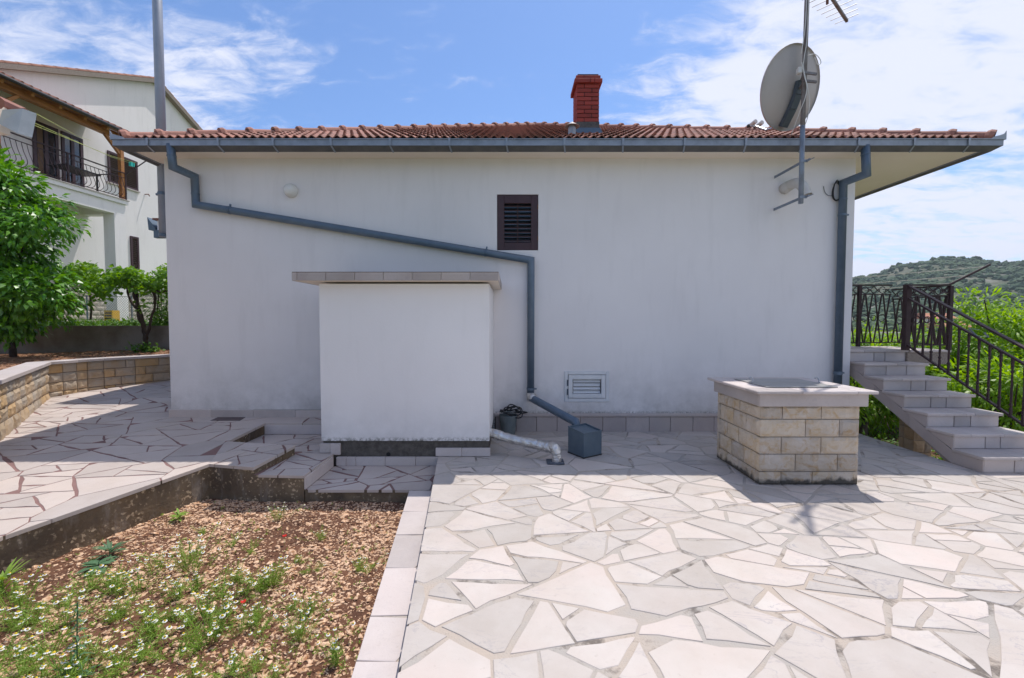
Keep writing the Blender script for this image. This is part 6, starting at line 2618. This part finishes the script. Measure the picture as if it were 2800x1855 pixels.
# upright shoots at the top of the right tree
sh_t = bpy.data.objects['peach_tree.001']
mb = MB()
rs2 = random.Random(71)
for px_, py_, y_ in ((2645, 812, 8.2), (2750, 790, 8.3), (2700, 850, 8.3), (2785, 830, 8.5), (2620, 870, 8.1), (2670, 838, 8.5), (2775, 812, 8.2)):
    top = at_y(px_, py_, y_)
    for k in range(46):
        f = rs2.random()
        p = top + Vector((rs2.gauss(0, .03) + (1 - f) * 0.05, rs2.gauss(0, .03), -f * 0.75))
        d = rvec(rs2) + Vector((0, 0, .55))
        d.z = abs(d.z) * .6
        leaf_into(mb, p, d, Vector((0, 0, 1)) + rvec(rs2) * .3, rs2.uniform(.11, .17), .03, .75, 4)
part(mb, 'shoots', 'peach_leaf', sh_t, kind='stuff')
mb = MB()
for k in range(260):
    x, y = rs2.uniform(5.2, 11), rs2.uniform(6.0, 11)
    for _ in range(10):
        p = Vector((x + rs2.gauss(0, .15), y + rs2.gauss(0, .15), -.54 + rs2.uniform(0, .12)))
        leaf_into(mb, p, rvec(rs2) + Vector((0, 0, .6)), Vector((0, 0, 1)) + rvec(rs2) * .6, rs2.uniform(.08, .18), .03, .4)
g = mb.build('undergrowth', 'bush_leaf', kind='stuff')
g['label'] = 'low green weeds growing under the peach trees'
g['category'] = 'weeds'

# ---------------------------------------------------------------- weeds in the bed
def chamomile(seed, blades, flowers, h):
    rnd = random.Random(seed)
    fol, pet, eye = MB(), MB(), MB()
    tips = []
    for k in range(flowers + 4):
        an, rr = rnd.uniform(0, 6.28), abs(rnd.gauss(0, .075))
        tip = Vector((rr * math.cos(an) * 1.4, rr * math.sin(an) * 1.4, h * rnd.uniform(.6, 1.1)))
        b0 = Vector((tip.x * .3, tip.y * .3, 0))
        fol.tube([b0, b0.lerp(tip, .6) + Vector((0, 0, .01)), tip], 0.0013, 3, caps=False)
        tips.append((b0, tip))
    for k in range(blades):
        b0, tip = rnd.choice(tips)
        p = b0.lerp(tip, rnd.uniform(0.05, .92)) + rvec(rnd) * .012
        d = rvec(rnd) + Vector((0, 0, .35))
        leaf_into(fol, p, d, rvec(rnd), rnd.uniform(.018, .042), rnd.uniform(.0016, .0034), .3)
    for b0, tip in tips[:flowers]:
        r = rnd.uniform(.0058, .0082)
        tl = rvec(rnd) * .35 + Vector((0, -.15, 1))
        tl.normalize()
        a1 = tl.orthogonal().normalized()
        a2 = tl.cross(a1)
        for j in range(11):
            q = 2 * math.pi * j / 11
            d = a1 * math.cos(q) + a2 * math.sin(q)
            s_ = a2 * math.cos(q) - a1 * math.sin(q)
            c_ = tip
            pet.add([c_ + d * r * .35 + s_ * r * .14, c_ + d * r * .35 - s_ * r * .14, c_ + d * r * 1.25 - s_ * r * .27 - tl * r * .35, c_ + d * r * 1.35 - tl * r * .42, c_ + d * r * 1.25 + s_ * r * .27 - tl * r * .35], [(0, 1, 2, 3, 4)])
        vs_ = [tip + tl * r * .95]
        for zz_, rr in ((.55, .5), (.0, .66)):
            for j in range(6):
                q = 2 * math.pi * j / 6
                vs_.append(tip + (a1 * math.cos(q) + a2 * math.sin(q)) * r * rr + tl * r * zz_)
        eye.add(vs_, [(0, 1 + j, 1 + (j + 1) % 6) for j in range(6)] + [(1 + j, 7 + j, 7 + (j + 1) % 6, 1 + (j + 1) % 6) for j in range(6)])
    out = []
    for mb_, nm, mt in ((fol, 'foliage', 'weed_leaf'), (pet, 'petals', 'petal'), (eye, 'flower_centres', 'flower_eye')):
        me = mb_.mesh('chamomile_' + nm)
        me.materials.append(MATS[mt])
        out.append((nm, me))
    return out


cham = [chamomile(200 + i, 280 + 60 * (i % 3), (5, 8, 12, 3, 10, 7, 15)[i], (.10, .13, .15, .09, .14, .11, .16)[i]) for i in range(7)]
rc = random.Random(23)
# plants marked in the photograph (pixel of the foot, size) and more between them towards the lower left
marks = [(600, 1640, 1.2), (740, 1600, 1.1), (880, 1475, .75), (985, 1560, .9), (640, 1490, .7), (760, 1430, .8), (560, 1455, .8), (520, 1540, 1.2), (380, 1620, 1.1), (450, 1700, 1.2), (690, 1510, .7),
         (330, 1690, 1.0), (820, 1740, 1.0), (920, 1820, 1.1), (560, 1760, 1.3), (480, 1790, 1.2), (620, 1690, 1.0), (180, 1720, 1.1), (250, 1790, 1.2), (120, 1800, 1.2), (60, 1700, 1.0), (20, 1640, 1.2), (350, 1830, 1.3),
         (700, 1690, .8), (800, 1660, .7), (430, 1560, .9), (540, 1610, 1.0), (670, 1620, 1.0), (490, 1640, 1.1), (300, 1600, .8), (570, 1700, 1.2), (420, 1750, 1.2), (640, 1840, 1.0), (520, 1860, 1.2), (200, 1860, 1.2), (740, 1860, .9), (980, 1720, .5), (1040, 1640, .6), (850, 1560, .6), (60, 1850, 1.2)]
spots = []
for px_, py_, s_ in marks:
    p = at_z(px_, py_, ZS)
    if inside(soil_poly, p.x + 0.12, p.y) and inside(soil_poly, p.x - 0.10, p.y):
        spots.append((p.x, p.y, s_))
while len(spots) < 64:
    px_, py_ = rc.uniform(-40, 1000), rc.uniform(1440, 1920)
    w = max(0.04, min(1.0, (py_ - 1430) / 330)) * max(0.05, 1 - max(0, px_ - 560) / 420)
    if rc.random() > w:
        continue
    p = at_z(px_, py_, ZS)
    if inside(soil_poly, p.x + 0.06, p.y + 0.05) and inside(soil_poly, p.x - 0.06, p.y - 0.05):
        spots.append((p.x, p.y, rc.uniform(.55, 1.25)))
for x, y, s_ in spots:
    k = rc.randrange(7)
    if s_ < 0.72:
        k = rc.choice((0, 3))
    t = thing('chamomile_plant', 'small feathery chamomile plant with white daisy flowers in the soil bed', 'plant', (x, y, zsoil(x, y) - 0.005), 'chamomile plants in the soil bed')
    t.rotation_euler.z = rc.uniform(0, 6.28)
    t.scale = (s_ * rc.uniform(.95, 1.35), s_ * rc.uniform(.95, 1.35), s_)
    for nm, me in cham[k]:
        link(nm, me, t, 'stuff')

# seedlings: short green tufts between the stones
mb = MB()
for _ in range(420):
    px_, py_ = rc.uniform(0, 1060), rc.uniform(1380, 1850)
    p = at_z(px_, py_, ZS)
    if not inside(soil_poly, p.x, p.y):
        continue
    for _ in range(6):
        leaf_into(mb, Vector((p.x, p.y, zsoil(p.x, p.y))) + rvec(rc) * .012, rvec(rc) + Vector((0, 0, .8)), rvec(rc), rc.uniform(.014, .035), rc.uniform(.004, .008), .3)
g = mb.build('seedlings', 'weed_leaf', kind='stuff')
g['label'] = 'tiny green seedlings scattered between the stones of the bed'
g['category'] = 'seedlings'


def rosette(name, label, px_, py_, n_, L, W, m, up=.35, h=.05, cat='weed'):
    p = at_z(px_, py_, ZS)
    z = zsoil(p.x, p.y)
    t = thing(name, label, cat, (p.x, p.y, z))
    mb = MB()
    for k in range(n_):
        an = 2.4 * k
        d = Vector((math.cos(an), math.sin(an), up * rc.uniform(.3, 1.4)))
        leaf_into(mb, Vector((p.x, p.y, z + rc.uniform(.0, h))) + d * .01, d, Vector((0, 0, 1)), L * rc.uniform(.6, 1.1), W * rc.uniform(.8, 1.1), .3, 4)
    part(mb, 'leaves', m, t)
    g = MB()
    g.tube([(p.x, p.y, z - .005), (p.x, p.y, z + h)], .003, 5)
    part(g, 'stem', m, t)
    return p, z, t


rosette('broadleaf_weed', 'low broad-leaved grey green weed by the concrete path edge', 270, 1555, 13, .12, .048, 'weed_blue')
rosette('spiky_weed', 'ragged grey green weed just behind the broad-leaved one', 300, 1525, 22, .13, .022, 'weed_blue', .7, .06)
rosette('green_weed', 'fresh green leafy tuft in the bed corner below the path step', 490, 1425, 24, .085, .022, 'weed_leaf', .6, .05)
rosette('edge_weed', 'tall green weed at the left edge against the path kerb', 8, 1625, 26, .16, .02, 'weed_leaf', 1.2, .10)
p, z, t = rosette('tall_weed', 'tall thin thistle-like weed standing in the lower left of the bed', 212, 1850, 10, .11, .02, 'weed_blue', .7, .03)
g = MB()
g.tube(smooth_path([(p.x, p.y, z), (p.x + .004, p.y, z + .2), (p.x + .015, p.y, z + .40)], 5), .0032, 5)
for k in range(34):
    f = k / 34
    d = Vector((math.cos(2.4 * k), math.sin(2.4 * k), .35))
    leaf_into(g, Vector((p.x + .015 * f, p.y, z + .03 + .37 * f)), d, Vector((0, 0, 1)), .085 * (1.05 - f * .75), .012, .45, 4)
part(g, 'leafy_stalk', 'weed_blue', t)
for i, (px_, py_) in enumerate(((778, 1495), (665, 1680))):
    p = at_z(px_, py_, ZS)
    z = zsoil(p.x, p.y)
    t = thing('poppy', ('single red poppy further back among the stones of the bed', 'single red poppy nearer the camera beside a chamomile tuft')[i], 'flower', (p.x, p.y, z))
    g = MB()
    g.tube([(p.x, p.y, z), (p.x + .004, p.y, z + .075)], .0014, 4)
    part(g, 'stem', 'weed_leaf', t)
    g = MB()
    for k in range(4):
        an = k * math.pi / 2
        d = Vector((math.cos(an), math.sin(an), .45))
        leaf_into(g, Vector((p.x + .004, p.y, z + .073)), d, Vector((0, 0, 1)), .021, .026, -.2, 4)
    part(g, 'petals', 'poppy', t)

# ================================================================ far hill and houses
def hill_h(x, y):
    """height above eye level along the skyline profile seen to the right of the house"""
    a = x / max(y, 1)
    d = math.hypot(x, y)
    prof = [(-2.0, .02), (0.0, .03), (.5, .055), (.70, .083), (.80, .105), (.90, .127), (.975, .137), (1.05, .134), (1.12, .128), (1.2, .132), (1.35, .145), (1.7, .15), (2.5, .12), (6, .09)]
    for (a0, h0), (a1_, h1) in zip(prof[:-1], prof[1:]):
        if a0 <= a <= a1_:
            t = (a - a0) / (a1_ - a0)
            t = t * t * (3 - 2 * t)
            e = h0 + (h1 - h0) * t
            break
    else:
        e = .05
    return e


g = MB()
NU, NV = 150, 40
vs_ = []
for k in range(NV + 1):
    f = k / NV
    for i in range(NU + 1):
        a = -0.35 + 1.75 * i / NU          # azimuth from +Y to the right
        D0, D1 = 170, 620
        r = D0 + (D1 - D0) * f
        x, y = r * math.sin(a), r * math.cos(a)
        top = hill_h(x, y) * 560 * (0.18 + 0.82 * math.cos(a)) if a < 1.2 else hill_h(x, y) * 230
        s = f * f * (3 - 2 * f) if f < .86 else 1.0 - (f - .86) * .9
        h = EYE + top * s + 5.5 * noise.noise(Vector((x / 60, y / 60, 0))) * f + 2.0 * noise.noise(Vector((x / 18, y / 18, 4))) * f - 2.2 * (1 - f)
        vs_.append((x, y, h - 1.0))
g.add(vs_, [(k * (NU + 1) + i, k * (NU + 1) + i + 1, (k + 1) * (NU + 1) + i + 1, (k + 1) * (NU + 1) + i) for k in range(NV) for i in range(NU)])
hill = struct(g.build('hill', 'hill_ground', smooth=True))
mb = MB()
rhh = random.Random(44)
sh = pebble_shapes(10, 3)
cnt = 0
while cnt < 9000:
    fi, fk = rhh.uniform(0.32, .93) * NU, rhh.random() ** .7 * (NV - 1)
    i, k = int(fi), int(fk)
    p = Vector(vs_[k * (NU + 1) + i]).lerp(Vector(vs_[k * (NU + 1) + i + 1]), fi - i)
    q = Vector(vs_[(k + 1) * (NU + 1) + i]).lerp(Vector(vs_[(k + 1) * (NU + 1) + i + 1]), fi - i)
    p = p.lerp(q, fk - k)
    if noise.noise(Vector((p.x / 45, p.y / 45, 9))) + .6 * noise.noise(Vector((p.x / 14, p.y / 14, 2))) < rhh.uniform(-.75, .45) - .05:
        continue
    s = rhh.uniform(0.8, 2.6)
    v0, fs = rhh.choice(sh)
    M = Matrix.Translation((p.x, p.y, p.z + s * .3)) @ Matrix.Rotation(rhh.uniform(0, 6.3), 4, 'Z') @ Matrix.Diagonal((s * 1.25, s * 1.25, s * rhh.uniform(.7, 1.1), 1))
    mb.add([M @ v for v in v0], fs)
    cnt += 1
g = mb.build('hill_scrub', 'hill_bush', kind='stuff')
g['label'] = 'dark green scrub scattered over the distant stony hill'
g['category'] = 'scrub'
for i, (px_, py_, y_, w_, lab) in enumerate(((2580, 872, 150, 9, 'distant pale house with orange roof glimpsed through the landing railing'), (2625, 898, 130, 8, 'distant pale house with orange roof glimpsed beside the peach tree'))):
    c_ = at_y(px_, py_, y_)
    t = thing('distant_house', lab, 'house', (c_.x, y_, c_.z - 5))
    g = MB()
    g.box(c_.x - w_ / 2, c_.x + w_ / 2, y_, y_ + 8, c_.z - 7, c_.z)
    part(g, 'wall', 'far_wall', t)
    g = MB()
    x0_, x1_, z_ = c_.x - w_ / 2 - .5, c_.x + w_ / 2 + .5, c_.z
    g.add([(x0_, y_ - .5, z_), (x1_, y_ - .5, z_), (x1_, y_ + 8.5, z_), (x0_, y_ + 8.5, z_), (x0_, y_ + 4, z_ + 2.0), (x1_, y_ + 4, z_ + 2.0)], [(0, 1, 5, 4), (2, 3, 4, 5), (3, 0, 4), (1, 2, 5), (3, 2, 1, 0)])
    part(g, 'roof', 'far_roof', t)
    for k in range(3):
        g = MB()
        xx = c_.x - w_ / 3 + k * w_ / 3
        g.box(xx - .5, xx + .5, y_ - .04, y_ - .004, z_ - 2.4, z_ - .9)
        part(g, 'window', 'dark_inside', t)

# thin summer haze over the valley
hz_m = bpy.data.materials.new('haze_air')
hz_m.use_nodes = True
hn = hz_m.node_tree.nodes
hn.clear()
pv = hn.new('ShaderNodeVolumePrincipled')
pv.inputs['Color'].default_value = (0.80, 0.88, 1.0, 1)
pv.inputs['Density'].default_value = 0.00028
ho = hn.new('ShaderNodeOutputMaterial')
hz_m.node_tree.links.new(pv.outputs[0], ho.inputs['Volume'])
MATS['haze_air'] = hz_m
g = MB()
g.box(-1600, 1600, -1600, 1600, -2.6, 100)
g = g.build('haze', 'haze_air', kind='stuff')
g['label'] = 'thin bluish summer haze over the distant hill'
g['category'] = 'haze'
#NEXT
